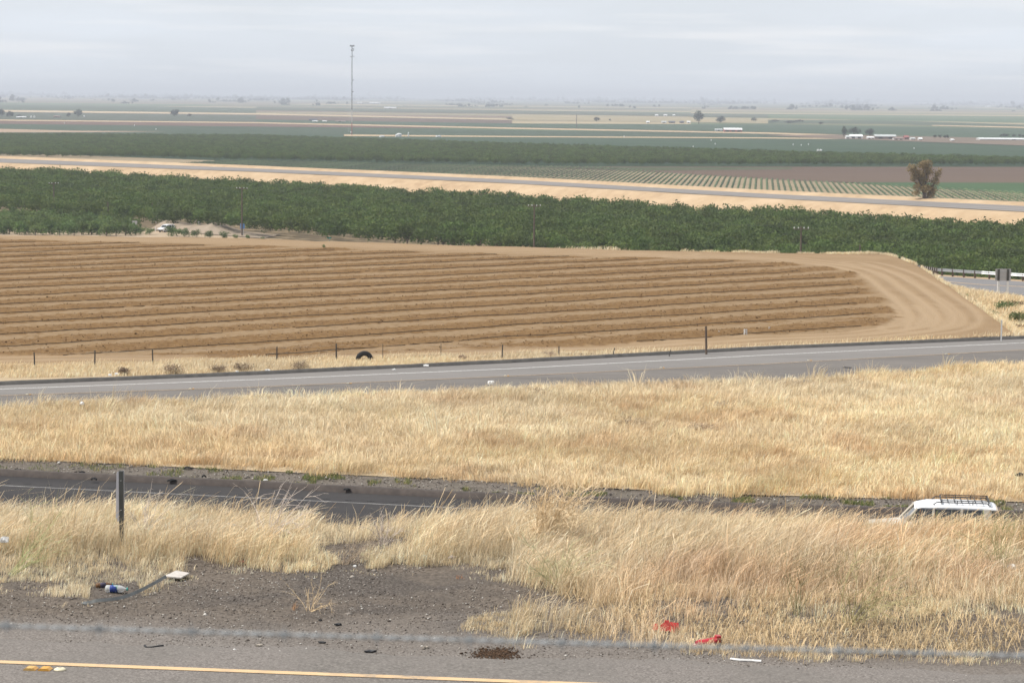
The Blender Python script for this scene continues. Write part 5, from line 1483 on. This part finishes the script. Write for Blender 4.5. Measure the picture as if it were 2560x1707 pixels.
# ================================================================== RADIO MAST
tb = P(879.5, 339, ZP); HT = 223 * tb[1] / F_PX
mast = thing('radio_mast', 'tall slender red and white guyed radio mast on the plain', 'mast', tb)
red = simple('mast_red', (0.30, 0.10, 0.085), (0.24, 0.085, 0.075), 0.3); whi = simple('mast_white', (0.55, 0.55, 0.55), (0.45, 0.45, 0.45), 0.3)
gry = simple('mast_grey', (0.12, 0.115, 0.12), (0.16, 0.155, 0.16), 0.3)
nb = 7; bw = 0.36
for k in range(nb):
    z0, z1 = HT * k / nb, HT * (k + 1) / nb
    mb = MB(); L = [(bw * math.cos(a), bw * math.sin(a)) for a in (0.5, 2.6, 4.7)]
    for x_, y_ in L: mb.tube([(x_, y_, z0), (x_, y_, z1)], 0.075, 5)
    ns = 6
    for s_ in range(ns):
        za, zb = z0 + (z1 - z0) * s_ / ns, z0 + (z1 - z0) * (s_ + 1) / ns
        for i in range(3):
            a, b_ = L[i], L[(i + 1) % 3]
            mb.tube([(a[0], a[1], za), (b_[0], b_[1], zb)], 0.03, 4, cap=False); mb.tube([(b_[0], b_[1], za), (a[0], a[1], zb)], 0.03, 4, cap=False)
    mb.build('lattice_section', (red, whi, gry)[(0, 1, 2, 2, 2, 2, 2)[k]], mast)
def ant(z_, n_, rr_, hh_):
    mb = MB()
    for i in range(n_):
        a = 6.28 * i / n_
        c_, s_ = math.cos(a) * rr_, math.sin(a) * rr_
        mb.tube([(0, 0, z_), (c_, s_, z_)], 0.08, 4); mb.box(c_ - 0.2, c_ + 0.2, s_ - 0.2, s_ + 0.2, z_ - hh_/2, z_ + hh_/2)
    mb.build('antenna_array', gry, mast)
ant(HT - 0.5, 6, 1.6, 1.4); ant(HT - 0.055 * HT, 3, 1.2, 1.0)
for z_, xo in ((HT * 0.955, 1.1), (HT * 0.873, 1.1), (HT * 0.87, -0.9), (HT * 0.61, 0.9), (HT * 0.48, 0.7)):
    MB().lathe([(0.15, 0), (0.75, 0.35), (0.8, 0.5), (0.75, 0.5)], 10, (xo, -0.2, z_)).build('dish', gry, mast)
for k, a in enumerate((0.5, 2.6, 4.7)):
    for fz in (0.45, 0.9):
        MB().tube([(math.cos(a) * 0.6, math.sin(a) * 0.6, HT * fz), (math.cos(a) * HT * 0.55, math.sin(a) * HT * 0.55, 0)], 0.018, 3).build('guy_wire', M['steel'], mast)

# ================================================================== FARM BUILDINGS
def barn(name, label, px, yb_, wpx, hpx, wall, roof, depth=12, doors=1, ratio=0.6, cat='barn', rz=0.0, group=None):
    b_ = P(px, yb_, ZP); s_ = b_[1] / F_PX; w_, hh = wpx * s_, hpx * s_
    t_ = thing(name, label, cat, b_ + np.array((0, depth / 2, 0.1)), rz, group)
    he = hh * ratio
    MB().prism([(-depth/2 + 0.3, 0), (depth/2 - 0.3, 0), (depth/2 - 0.3, he), (0, hh * 0.97), (-depth/2 + 0.3, he)], -w_/2 + 0.3, w_/2 - 0.3).build('wall', wall, t_).rotation_euler = (0, 0, math.pi/2)
    rf = MB()
    rf.prism([(-depth/2 - 0.2, he - 0.1), (0, hh), (0, hh + 0.15), (-depth/2 - 0.2, he + 0.08)], -w_/2, w_/2)
    rf.prism([(depth/2 + 0.2, he - 0.1), (depth/2 + 0.2, he + 0.08), (0, hh + 0.15), (0, hh)], -w_/2, w_/2)
    rf.build('roof', roof, t_).rotation_euler = (0, 0, math.pi/2)
    for k in range(doors):
        x_ = -w_/2 + w_ * (k + 0.6) / (doors + 0.2)
        MB().box(x_ - min(1.6, w_*0.12), x_ + min(1.6, w_*0.12), -depth/2 + 0.22, -depth/2 + 0.29, 0, he * 0.8).build('door', M['black_plastic'], t_)
    return t_
barn('red_barn', 'red barn with a long white roof in the green field', 1833, 331, 46, 10, M['red_wall'], M['pale_roof'], 14, 3)
barn('white_barn', 'low white shed directly left of the red barn', 1797, 328, 19, 5, M['white_wall'], M['grey_roof'], 8)
for px, w_, nm, wl_, rf2 in ((1620, 9, 'white shed apart from the others in the low farmstead', 'white_wall', 'pale_roof'), (1660, 13, 'grey-roofed shed second in the low farmstead', 'white_wall', 'grey_roof'), (1680, 16, 'dark shed in the middle of the low farmstead', 'brown_wall', 'dark_roof'), (1705, 12, 'dark-roofed shed near small white huts', 'brown_wall', 'dark_roof'),
                     (1722, 9, 'small white hut left of the tall dark tree', 'white_wall', 'pale_roof')):
    barn('farm_shed', nm, px, 308.5, w_, 5, M[wl_], M[rf2], 8, 1, cat='shed')
for px, w_, nm in ((1642, 8, 'distant pale house with dull roof beyond the farmstead'), (1664, 9, 'distant pale house with bright roof beyond the farmstead'), (1685, 6, 'distant small pale house right of the bright roof')):
    barn('distant_house', nm, px, 291, w_, 4, M['white_wall'], M['pale_roof'], 12, 1, cat='house')
for px, yb_, w_, h_, nm, wl_, rf2 in ((2141, 348, 33, 10.5, 'white shed with pale roof under the broad farmyard tree', 'white_wall', 'pale_roof'), (2120, 348.5, 10, 9, 'small pale gabled house beside the slender tall tree', 'white_wall', 'grey_roof'), (2178, 348.5, 20, 6, 'low white shed under the pointed tree', 'white_wall', 'pale_roof'),
                     (2214, 349, 54, 11.5, 'long open farm shed with pale green-grey roof', 'brown_wall', 'grey_roof'), (2247, 351, 26, 6, 'low cream shed between the long shed and the red building', 'white_wall', 'brown_wall'), (2267, 350, 12, 10, 'dark red farm building in the farmyard', 'red_wall', 'red_wall'),
                     (2283, 351, 12, 6, 'grey hut right of the dark red building', 'white_wall', 'grey_roof'), (2302, 351.5, 10, 6, 'small bright white hut in the farmyard', 'white_wall', 'pale_roof'), (2382, 353.5, 8, 5, 'tiny white hut on the bare dirt yard', 'white_wall', 'pale_roof')):
    barn('farm_building', nm, px, yb_, w_, h_, M[wl_], M[rf2], 9, 2, cat='farm building')
barn('greenhouse', 'very long low white greenhouse beside the farmyard', 2535, 352, 172, 5.5, M['white_wall'], M['pale_roof'], 18, 1, cat='greenhouse')
for px, yb_, w_, h_, nm, wl_, rf2 in ((782, 303, 20, 5, 'dark long-roofed shed left of the radio mast', 'brown_wall', 'dark_roof'), (787, 305, 14, 2.5, 'white low shed in front of the dark shed', 'white_wall', 'pale_roof'), (811, 305, 11, 2.5, 'second white low shed toward the radio mast', 'white_wall', 'pale_roof'), (850, 305, 26, 2.8, 'long pale building close left of the radio mast', 'white_wall', 'brown_wall')):
    barn('farm_shed', nm, px, yb_, w_, h_, M[wl_], M[rf2], 10, 1, cat='shed')
barn('farm_shed', 'long low white shed beside two dark round trees', 52, 295, 24, 3, M['white_wall'], M['pale_roof'], 9, 1, cat='shed')
barn('farm_shed', 'brown low barn between the white tanks and the twin-crowned tree', 141, 295, 16, 5, M['brown_wall'], M['brown_wall'], 9, 1, cat='shed')

for px, yb_, w_, nm in ((898, 259.5, 10, 'hazy white building just beyond the radio mast'), (936, 260, 26, 'hazy long white buildings past the radio mast'), (975, 272, 30, 'long pale sheds in the hazy fields past the radio mast'), (2300, 261, 36, 'pale large warehouse on the hazy horizon beyond the farmyard'), (2473, 269, 9, 'bright white box building on the hazy horizon'), (1340, 250.5, 12, 'faint white building on the hazy horizon beyond the thin mast')):
    barn('distant_building', nm, px, yb_, w_, 3.4, M['white_wall'], M['pale_roof'], 60, 1, cat='building')
def tank(px, yb_, wpx, hpx, label, dome=True, name='storage_tank', group=None):
    b_ = P(px, yb_, ZP); s_ = b_[1] / F_PX; r_, hh = wpx * s_ / 2, hpx * s_
    t_ = thing(name, label, 'tank', b_, 0, group)
    MB().lathe([(r_, 0), (r_, hh * 0.82)], 14).build('shell', M['white_wall'], t_)
    MB().lathe([(r_ * 1.02, hh * 0.82), (r_ * 0.75, hh * 0.93), (r_ * 0.15, hh)], 14).build('cap', M['pale_roof'], t_)
[tank(a, 295.5, 4.4, 5, 'white tank, one of the pair near the long white shed', group='paired white tanks near the long shed') for a in (78, 86)]
tank(210.5, 294, 4, 5, 'lone white tank beside the twin-crowned tree')
tank(991, 342.5, 6, 6, 'small white tank in front of the big white tank'); tank(998, 342.5, 12, 9, 'big white tank right of the radio mast')
tank(1021, 342.8, 3, 12, 'slim tall white silo right of the radio mast', name='silo')
tank(1096, 343, 14, 4, 'low white dome on the dirt lane', name='dome_tank'); tank(955, 343.5, 13, 4.5, 'low pale tank at the edge of the far orchard')
[tank(a, 378.5, 6, 5, 'bright white tank, one of two touching in the green field', group='two touching white tanks') for a in (2045, 2052)]
for i, (px, yb_) in enumerate(((1788, 362), (1733, 369), (1983, 364), (2003, 365), (2021, 363), (2285, 373), (390, 325), (336, 316), (161, 310), (877, 333), (1778, 353), (1560, 344))):
    tank(px, yb_, 2.2, 4, 'small white stand pipe dotting the green fields', name='stand_pipe', group='white stand pipes in the far fields')
post_thing('thin_mast', 'thin faint mast far out in the pale fields', 'mast', 1441, 287, 323, ZP, 0.35, gry)

# ================================================================== FOREGROUND THINGS
# marker post with paddle
b_ = gp(304, 1374)
mk = thing('delineator_post', 'dark grey roadside marker post with a pale edge paddle in the grass', 'marker post', b_, 0.0)
s_ = b_[1] / F_PX
MB().box(-0.022, 0.022, -0.02, 0.02, -0.3, 200 * s_).build('post', M['post_grey'], mk)
pd = [(-0.046, 70*s_), (-0.062, 82*s_), (-0.058, 120*s_), (-0.056, 150*s_), (-0.052, 190*s_), (-0.046, 196*s_), (0.024, 201*s_), (0.028, 198*s_), (0.027, 120*s_), (0.026, 72*s_)]
MB().prism(pd, 0.0215, 0.026).build('paddle', M['paddle'], mk)
for z_ in (100, 175): MB().lathe([(0.008, 0), (0.007, 0.006)], 8, (0, 0, 0)).build('bolt', M['steel'], mk, (0, -0.0225, z_ * s_))

# bent strip with pale board end
pts_px = [(205, 1511, 0.0), (226, 1506, 0.01), (240, 1500, 0.035), (275, 1498, 0.03), (310, 1492, 0.03), (345, 1478, 0.04), (380, 1460, 0.05), (415, 1440, 0.06)]
pts = []
for px, py, z_ in pts_px:
    q = P(px, py, ZN + z_ + 0.015); q[2] = max(q[2], float(ledge_z(q[0], q[1])) + 0.012 + z_ * 0.8); pts.append(q)
for _ in range(2):
    q = [pts[0]]
    for a, c_ in zip(pts[:-1], pts[1:]): q += [a * 0.75 + c_ * 0.25, a * 0.25 + c_ * 0.75]
    pts = q + [pts[-1]]
pts = np.array(pts); org = pts[0].copy()
st = thing('bent_strip', 'long bent grey trim strip lying on the gravel with a white board end', 'debris', org)
rows = []
d_ = np.gradient(pts, axis=0); d_ /= np.linalg.norm(d_, axis=1)[:, None]
tw = np.concatenate((np.linspace(0.2, 1.2, 6), np.full(len(pts) - 6, 1.2)))
for p_, dd, a in zip(pts - org, d_, tw):
    sd = np.array((-dd[1], dd[0], 0)); sd /= np.linalg.norm(sd); up = np.array((0, 0, 1.0))
    ax = sd * math.cos(a) + up * math.sin(a); nn_ = np.cross(ax, dd)
    rows.append([p_ + ax * 0.016 + nn_ * 0.003, p_ + ax * 0.0 + nn_ * 0.008, p_ - ax * 0.016 + nn_ * 0.003, p_ - ax * 0.016 - nn_ * 0.003, p_ - nn_ * 0.003, p_ + ax * 0.016 - nn_ * 0.003])
vv = [q for r_ in rows for q in r_]; ff = []
for i in range(len(rows) - 1):
    for j in range(6): ff.append((i*6+j, i*6+(j+1) % 6, (i+1)*6+(j+1) % 6, (i+1)*6+j))
add('strip', mesh_py('strip', vv, ff), simple('grey_trim', (0.2, 0.205, 0.2), (0.14, 0.145, 0.14), 12, rough=0.6), st)
bd = [P(a, c_, ZN + z_) - org for a, c_, z_ in ((408, 1439, 0.05), (428, 1431, 0.055), (440, 1425, 0.06), (474, 1431, 0.05), (452, 1443, 0.045))]
vv = [tuple(q) for q in bd] + [tuple(q - np.array((0, 0, 0.012))) for q in bd]
add('board', mesh_py('board', vv, [(0, 1, 2, 3, 4), (9, 8, 7, 6, 5)] + [(i, i + 5, (i + 1) % 5 + 5, (i + 1) % 5) for i in range(5)]), simple('pale_board', (0.5, 0.46, 0.43), (0.36, 0.33, 0.3), 22, bump=0.3), st)

# plastic bottles
def bottle(px, py, L, r_, rz, label, clear, label_m):
    q = gp(px, py)
    t_ = thing('plastic_bottle', label, 'bottle', q + np.array((0, 0, r_ * 0.9)), rz)
    prof = [(r_ * 0.7, 0), (r_ * 0.98, 0.01), (r_, 0.03), (r_ * 0.96, L * 0.2), (r_, L * 0.3), (r_, L * 0.62), (r_ * 0.92, L * 0.7), (r_ * 0.55, L * 0.84), (r_ * 0.36, L * 0.9), (r_ * 0.36, L * 0.95)]
    o = MB().lathe(prof, 16).build('bottle_body', clear, t_, smooth=True); o.rotation_euler = (0, math.pi/2, 0)
    o2 = MB().lathe([(r_ * 1.012, L * 0.22), (r_ * 1.02, L * 0.3), (r_ * 1.02, L * 0.56)], 16).build('wrapper', label_m, t_, smooth=True); o2.rotation_euler = (0, math.pi/2, 0)
    o3 = MB().lathe([(r_ * 0.42, L * 0.945), (r_ * 0.42, L)], 12).build('cap', M['teal_sign'], t_); o3.rotation_euler = (0, math.pi/2, 0)
m, nt, b = newmat('clear_plastic'); b.inputs['Base Color'].default_value = (0.75, 0.76, 0.76, 1); b.inputs['Roughness'].default_value = 0.2; b.inputs['Transmission Weight'].default_value = 0.55; b.inputs['IOR'].default_value = 1.2
mlab = layered('blue_green_wrapper', [(0.4, (0.03, 0.05, 0.2)), (0.6, (0.05, 0.08, 0.28))], 20, [(0.45, (0.1, 0.32, 0.12)), (0.62, (0.55, 0.6, 0.62))], 30, mixmin=0.5, mixmax=0.54, s3=16, rough=0.35, bump=0)
bottle(264, 1480, 0.215, 0.036, math.radians(-4), 'crumpled clear bottle with blue and green wrapper beside the bent strip', m, mlab)
mb_ = simple('brown_glass', (0.16, 0.08, 0.035), (0.11, 0.055, 0.025), 10, rough=0.25)
bottle(240, 1465, 0.17, 0.026, math.radians(28), 'brown bottle with dark wrapper half hidden in the grass', mb_, simple('dark_wrapper', (0.05, 0.04, 0.07), (0.1, 0.09, 0.12), 20))

# raised pavement markers
def marker(px, py, m, label, lens=True, round_=False):
    q = P(px, py, ZN + 0.013)
    t_ = thing('pavement_marker', label, 'pavement marker', q, math.atan2(ydir[1], ydir[0]))
    if round_:
        MB().lathe([(0.052, 0), (0.048, 0.008), (0.034, 0.017), (0.014, 0.02)], 16).build('dome', m, t_, smooth=True)
        MB().box(-0.012, 0.012, -0.02, 0.012, 0.0185, 0.021).build('chip', M['stone'], t_)
    else:
        MB().prism([(-0.052, 0), (0.052, 0), (0.026, 0.02), (-0.026, 0.02)], -0.05, 0.05).build('housing', m, t_)
        for sd in (-1, 1):
            MB().prism([(sd * 0.0505, 0.003), (sd * 0.0285, 0.0195), (sd * 0.0315, 0.0205), (sd * 0.0535, 0.004)][::sd], -0.043, 0.043).build('reflector', simple('amber_reflector', (0.55, 0.3, 0.06), (0.5, 0.26, 0.05), 30, rough=0.3), t_)
amber = simple('amber_marker', (0.62, 0.33, 0.06), (0.5, 0.25, 0.05), 25, rough=0.5)
ochre = simple('ochre_marker', (0.56, 0.36, 0.12), (0.42, 0.26, 0.09), 30, rough=0.6)
cream = simple('cream_marker', (0.68, 0.62, 0.45), (0.55, 0.5, 0.36), 30, rough=0.6)
marker(77, 1672, ochre, 'worn ochre square pavement marker, first of three by the yellow line')
marker(113, 1673, amber, 'bright amber square pavement marker between two paler ones')
marker(150, 1673.5, cream, 'cream round pavement marker right of the amber one', round_=True)

# red plastic pieces
m_red = simple('red_plastic', (0.42, 0.02, 0.03), (0.34, 0.015, 0.025), 14, rough=0.35, spec=0.5)
q = gp(1766, 1614)
rc = thing('red_plastic_tube', 'crushed red plastic cup lying on the straw edge', 'litter', q + np.array((0, 0, 0.035)), math.radians(14))
vv, ff = [], []
for i, (x_, r_) in enumerate(((-0.1, 0.030), (-0.06, 0.034), (0.0, 0.036), (0.06, 0.038), (0.1, 0.036))):
    for rr_ in (1.0, 0.9):
        for j in range(14):
            a = 6.28 * j / 14
            vv.append((x_ + 0.015 * math.sin(a * 2 + i), math.cos(a) * r_ * 1.2 * rr_, math.sin(a) * r_ * (0.85 + 0.1 * math.sin(i * 2)) * rr_ + x_ * 0.12))
for i in range(4):
    for l_ in range(2):
        for j in range(14):
            A = i*28 + l_*14; B = (i+1)*28 + l_*14
            ff.append((A + j, A + (j+1) % 14, B + (j+1) % 14, B + j))
for j in range(14):
    ff.append((j, (j+1) % 14, 14 + (j+1) % 14, 14 + j)); ff.append((112 + j, 112 + (j+1) % 14, 126 + (j+1) % 14, 126 + j))
add('shell', mesh_py('shell', vv, ff), m_red, rc, smooth=True)
MB().box(0.085, 0.125, -0.03, 0.035, 0.0, 0.055).build('torn_flap', m_red, rc)
q = gp(1668, 1578)
sh = thing('red_plastic_shards', 'broken flat red plastic scraps half buried in the short grass', 'litter', q + np.array((0, 0, 0.05)))
rng = np.random.default_rng(3)
for i, (x_, w_, h_) in enumerate(((-0.10, 0.022, 0.03), (-0.035, 0.03, 0.05), (0.0, 0.025, 0.06), (0.05, 0.035, 0.04), (0.09, 0.02, 0.035))):
    t0 = rng.uniform(-0.02, 0.02, 4)
    o = MB().prism([(x_ - w_ + t0[0], -0.04), (x_ + w_ + t0[1], -0.04 + t0[2]), (x_ + w_ * 0.7, h_), (x_ - w_ * 0.8, h_ * 0.7 + t0[3])], -0.006, 0.006).build('shard', simple('faded_red_plastic', (0.55, 0.06, 0.05), (0.45, 0.05, 0.045), 14, rough=0.4), sh)
    o.rotation_euler = (rng.uniform(-0.5, 0.1), 0, rng.uniform(-0.5, 0.5))

def scrap(px, py, w_, h_, m, label, name='litter_scrap', z=None, lift=0.01, cat='litter', ang=0.0):
    if name == 'rubber_scrap' and z is None: w_, h_ = w_ * 0.75, h_ * 0.6
    """small irregular crumpled sheet or lump"""
    rng = np.random.default_rng(int(px * 7 + py))
    q = gp(px, py) if z is None else P(px, py, z)
    K = 15; vv = [(rng.uniform(-0.1, 0.1) * w_, 0, h_ * 0.8)]
    for i in range(K):
        a = 6.28 * i / K; r_ = rng.uniform(0.4, 1.2)
        vv.append((math.cos(a) * w_ * 0.5 * r_, math.sin(a) * w_ * 0.35 * r_, h_ * rng.uniform(0.0, 0.7)))
    for i in range(K): vv.append((vv[i+1][0] * 0.95, vv[i+1][1] * 0.95, -0.006))
    ff = [(0, 1 + i, 1 + (i+1) % K) for i in range(K)] + [(1 + i, 1 + K + i, 1 + K + (i+1) % K, 1 + (i+1) % K) for i in range(K)] + [tuple(range(2*K, K, -1))]
    o = add(name, mesh_py(name, vv, ff), m, None, q + np.array((0, 0, lift))); o.rotation_euler = (0, 0, ang)
    return tag(o, label, cat)
WP = M['white_plastic']
scrap(10, 1398, 0.10, 0.07, WP, 'white plastic scrap caught in grass beside the spindly green weed', lift=0.16)
scrap(888, 1416, 0.05, 0.02, WP, 'small white scrap at the back edge of the gravel')
scrap(1062, 1400, 0.07, 0.05, simple('teal_scrap', (0.25, 0.42, 0.42), (0.5, 0.55, 0.55), 20, rough=0.4), 'crumpled teal wrapper at the back of the gravel', lift=0.03)
scrap(1018, 1402, 0.04, 0.035, M['black_plastic'], 'small black lump left of the teal wrapper', lift=0.02)
scrap(1130, 1398, 0.09, 0.04, simple('grey_scrap', (0.45, 0.4, 0.36), (0.33, 0.29, 0.26), 20), 'pale grey scrap at the grass edge right of the teal wrapper', lift=0.02)
scrap(1065, 1620, 0.06, 0.018, M['stone'], 'flat pale stone on the gravel near the asphalt', 'flat_stone', cat='stone')
scrap(648, 1615, 0.06, 0.015, M['stone'], 'flat cream stone on the gravel near the yellow line', 'flat_stone', cat='stone')
scrap(587, 1626, 0.03, 0.012, WP, 'tiny white stone right beside the yellow line shoulder', 'flat_stone', cat='stone')
scrap(386, 1486, 0.04, 0.03, M['stone'], 'round pale stone below the bent strip', 'flat_stone', cat='stone')
scrap(630, 1435, 0.035, 0.015, M['stone'], 'small yellowish stone at the back left of the gravel', 'flat_stone', cat='stone')
scrap(925, 1630, 0.15, 0.025, M['black_plastic'], 'shredded black rubber scrap on the gravel', 'rubber_scrap')
scrap(845, 1566, 0.10, 0.03, M['black_plastic'], 'frayed dark scrap near the lone gravel weed', 'rubber_scrap')
scrap(805, 1607, 0.10, 0.012, M['rubber'], 'flat dark stain-like rubber patch on the gravel', 'rubber_scrap')
scrap(800, 1551, 0.05, 0.02, M['rubber'], 'small black lump below the lone gravel weed', 'rubber_scrap')
scrap(1348, 1543, 0.09, 0.05, M['rubber'], 'black rubber lump at the right edge of the gravel bay', 'rubber_scrap')
scrap(540, 1372, 0.14, 0.10, M['rubber'], 'dark hollow rubber piece in the grass above the gravel', 'rubber_scrap', lift=0.03)
q = gp(1240, 1636); n = 1500
ex, ey = RNG.normal(0, 0.10, n), RNG.normal(0, 0.13, n)
pebbles('dirt_clods', np.column_stack((q[0] + ex, q[1] + ey, ledge_z(q[0] + ex, q[1] + ey) + 0.006)), RNG.lognormal(math.log(0.006), 0.5, n), np.array((0.06, 0.036, 0.022)) * RNG.uniform(0.6, 1.6, (n, 1)), 'patch of dark brown crumbled dirt on the gravel')
scrap(2530, 1443, 0.10, 0.05, WP, 'white scrap in tall grass beside the feathery green weed', lift=0.1)
scrap(605, 1405, 0.06, 0.02, m_red, 'small faded red scrap behind the gravel', lift=0.01)
# dark hooked strip and long white strip by the road
def strip_thing(name, label, pts_px, r_, m, z=None, cat='debris', dz=0.01):
    pts = np.array([(gp(a, c_) if z is None else P(a, c_, z)) + np.array((0, 0, dz)) for a, c_ in pts_px]); o_ = pts[0].copy()
    o = MB().tube(pts - o_, r_, 6).build(name, m, None, o_); return tag(o, label, cat)
strip_thing('rubber_strip', 'thin hooked black rubber strip on the gravel above the yellow line', [(362, 1616), (366, 1621), (378, 1621), (395, 1618), (408, 1616)], 0.012, M['rubber'])
strip_thing('white_strip', 'long thin white strip lying at the straw edge near the road', [(1826, 1649), (1850, 1652), (1880, 1653), (1903, 1655)], 0.012, WP)
# tread debris on the lower freeway verge
def tread(px, py, L, label, ang, z=ZL, h_=0.22):
    q = P(px, py, z); t_ = thing('tyre_tread', label, 'tyre scrap', q + np.array((0, 0, 0.02)), ang)
    rows = []
    for i in range(9):
        u_ = i / 8; x_ = (u_ - 0.5) * L; z_ = h_ * math.sin(math.pi * u_) ** 1.5 * 0.9 + 0.02; w_ = 0.11 * math.sin(math.pi * min(1, 0.15 + u_ * 0.8))
        rows.append([(x_, -w_, z_), (x_, 0, z_ + 0.04), (x_, w_, z_), (x_, 0, z_ - 0.03)])
    vv = [p_ for r_ in rows for p_ in r_]; ff = [(i*4+j, i*4+(j+1) % 4, (i+1)*4+(j+1) % 4, (i+1)*4+j) for i in range(8) for j in range(4)]
    add('tread_strip', mesh_py('tread_strip', vv, ff), M['rubber'], t_)
    mb = MB()
    for i in range(8):
        x_ = (i / 7 - 0.5) * L * 0.8; z_ = h_ * math.sin(math.pi * (i / 7 * 0.8 + 0.1)) ** 1.5 * 0.9 + 0.055; mb.box(x_ - 0.02, x_ + 0.02, -0.06, 0.06, z_ - 0.03, z_ + 0.015)
    mb.build('lug', M['rubber'], t_)
tread(45, 1187, 1.9, 'big black tyre tread strip lying on the dike of the lower freeway', -0.1)
tread(470, 1173, 0.45, 'black tyre scrap at the grass edge of the lower verge', -0.3, -17.2, 0.05)
tread(430, 1204, 0.45, 'curled tyre scrap beside green weeds at the dike', 0.2, -17.3, 0.05)
tread(205, 1184, 0.30, 'small flat tyre scrap on the gravel left of the marker post', 0.1, -17.3, 0.04)
tread(235, 1201, 0.30, 'small tyre scrap near the dike left of the marker post', -0.5, -17.3, 0.06)
tread(510, 1195, 0.2, 'tiny tyre scrap between the marker post and weeds', 0.3, -17.3, 0.08)
tread(1118, 1201, 1.3, 'long thin black tyre strip on the lower gravel verge', 0.05, -17.25, 0.07)
tread(867, 1226, 0.3, 'small tyre scrap against the dike below the weeds', 0.2, -17.3, 0.03)
tread(2268, 899, 1.0, 'dark tyre scrap on the upper road shoulder', 0.0, ZR2, 0.1) if False else None
scrap(2119, 919, 0.6, 0.05, M['rubber'], 'dark tyre scrap on the shoulder of the upper road', 'rubber_scrap', z=ZR2, lift=0.004)
for a in ((664, 1202, 0.22, 'white scrap on the lower gravel verge above the arching stems'), (1241, 1237, 0.14, 'larger of two white scraps at the lower dike'), (1258, 1237, 0.12, 'smaller of two white scraps at the lower dike')):
    scrap(a[0], a[1], a[2], 0.05, WP, a[3], z=-17.25, lift=0.04)
for a in ((669, 929, 0.35, 'pinkish white litter piece below the round verge bush'), (291, 938, 0.3, 'white litter bag near the small faint verge bush'), (275, 941, 0.25, 'small white litter left of the white bag'), (592, 933, 0.25, 'white scrap beside the low verge bush'), (1065, 917, 0.3, 'white scrap on the dike past the tyre'), (985, 927, 0.25, 'white scrap at the road edge past the tyre')):
    scrap(a[0], a[1], a[2], 0.14, WP, a[3], z=ZF, lift=0.05)
scrap(1228, 973, 0.5, 0.25, WP, 'white litter at the top edge of the median grass', z=-16.4, lift=0.3)
scrap(206, 1025, 0.3, 0.2, WP, 'white bag lying in the median grass', z=-16.5, lift=0.3)
scrap(2547, 1200, 0.4, 0.2, M['rubber'], 'dark scrap lying in the median grass', z=-16.9, lift=0.2)
# lane markers on the upper carriageway
for i, (px, py) in enumerate(((67, 986), (475, 972), (869, 958.5), (1263, 939.5), (1652, 919.5), (2021, 901), (2366, 885))):
    q = P(px, py, ZR2 + 0.012)
    t_ = thing('pavement_marker', 'small pale pavement marker on the upper carriageway yellow line', 'pavement marker', q, 0, 'markers along the upper carriageway')
    MB().prism([(-0.07, 0), (0.07, 0), (0.045, 0.03), (-0.045, 0.03)], -0.07, 0.07).build('housing', cream, t_)
    MB().prism([(0.11, 0), (0.25, 0), (0.225, 0.03), (0.135, 0.03)], -0.07, 0.07).build('reflector', amber, t_)

# ================================================================== BARBED WIRE NEAR THE CAMERA
wa, wb = PD(0, 1547, 3.4), PD(2560, 1622, 3.4)
wd_ = (wb - wa); xs = np.linspace(-2.6, 2.9, 900)
def wire_pt(x_):
    t_ = (x_ - wa[0]) / wd_[0]; return np.array((x_, 3.4, wa[2] + wd_[2] * t_ - 0.010 * (1 - ((x_) / 2.7) ** 2)))
bw_ = thing('barbed_wire_fence', 'blurred grey barbed wire strand crossing close in front', 'barbed wire', (wire_pt(-2.6)[0], 3.4, float(ledge_z(-2.6, 3.4))))
o_ = np.array(bw_.location)
for ph in (0, math.pi):
    pts = [wire_pt(x_) + np.array((0, math.cos(x_ * 150 + ph) * 0.0017, math.sin(x_ * 150 + ph) * 0.0017)) - o_ for x_ in xs]
    MB().tube(pts, 0.0014, 4, cap=False).build('wire_strand', M['wire'], bw_)
mb = MB()
for k in range(3): mb.tube([(k * 0.004 - 0.004, 0.004 * math.cos(a), 0.004 * math.sin(a)) for a in np.linspace(0, 6.28, 8)], 0.0013, 4)
for a in (0.4, 2.2, 3.6, 5.3): mb.tube([(0, 0.003 * math.cos(a), 0.003 * math.sin(a)), (0.003, 0.013 * math.cos(a), 0.013 * math.sin(a))], [0.001, 0.0004], 4)
barb = mb.mesh('barb'); barb.materials.append(M['wire'])
x0b = PD(245, 1555, 3.4)[0]
for k in range(-15, 26):
    x_ = x0b + k * 0.127
    if -2.55 < x_ < 2.85:
        o = add('barb', barb, None, bw_, wire_pt(x_) - o_); o.rotation_euler = (random.uniform(0, 6), 0, 0)
for x_ in (-2.6, 2.9):
    zb = float(ledge_z(x_, 3.4))
    MB().box(-0.03, 0.03, -0.02, 0.02, -0.3, 1.25).build('post', M['post_grey'], bw_, np.array((x_, 3.42, zb)) - o_)
print('tris', sum(len(o.data.loop_triangles) or sum(len(p.vertices) - 2 for p in o.data.polygons) for o in COL.objects if o.type == 'MESH' and o.data.users == 1))
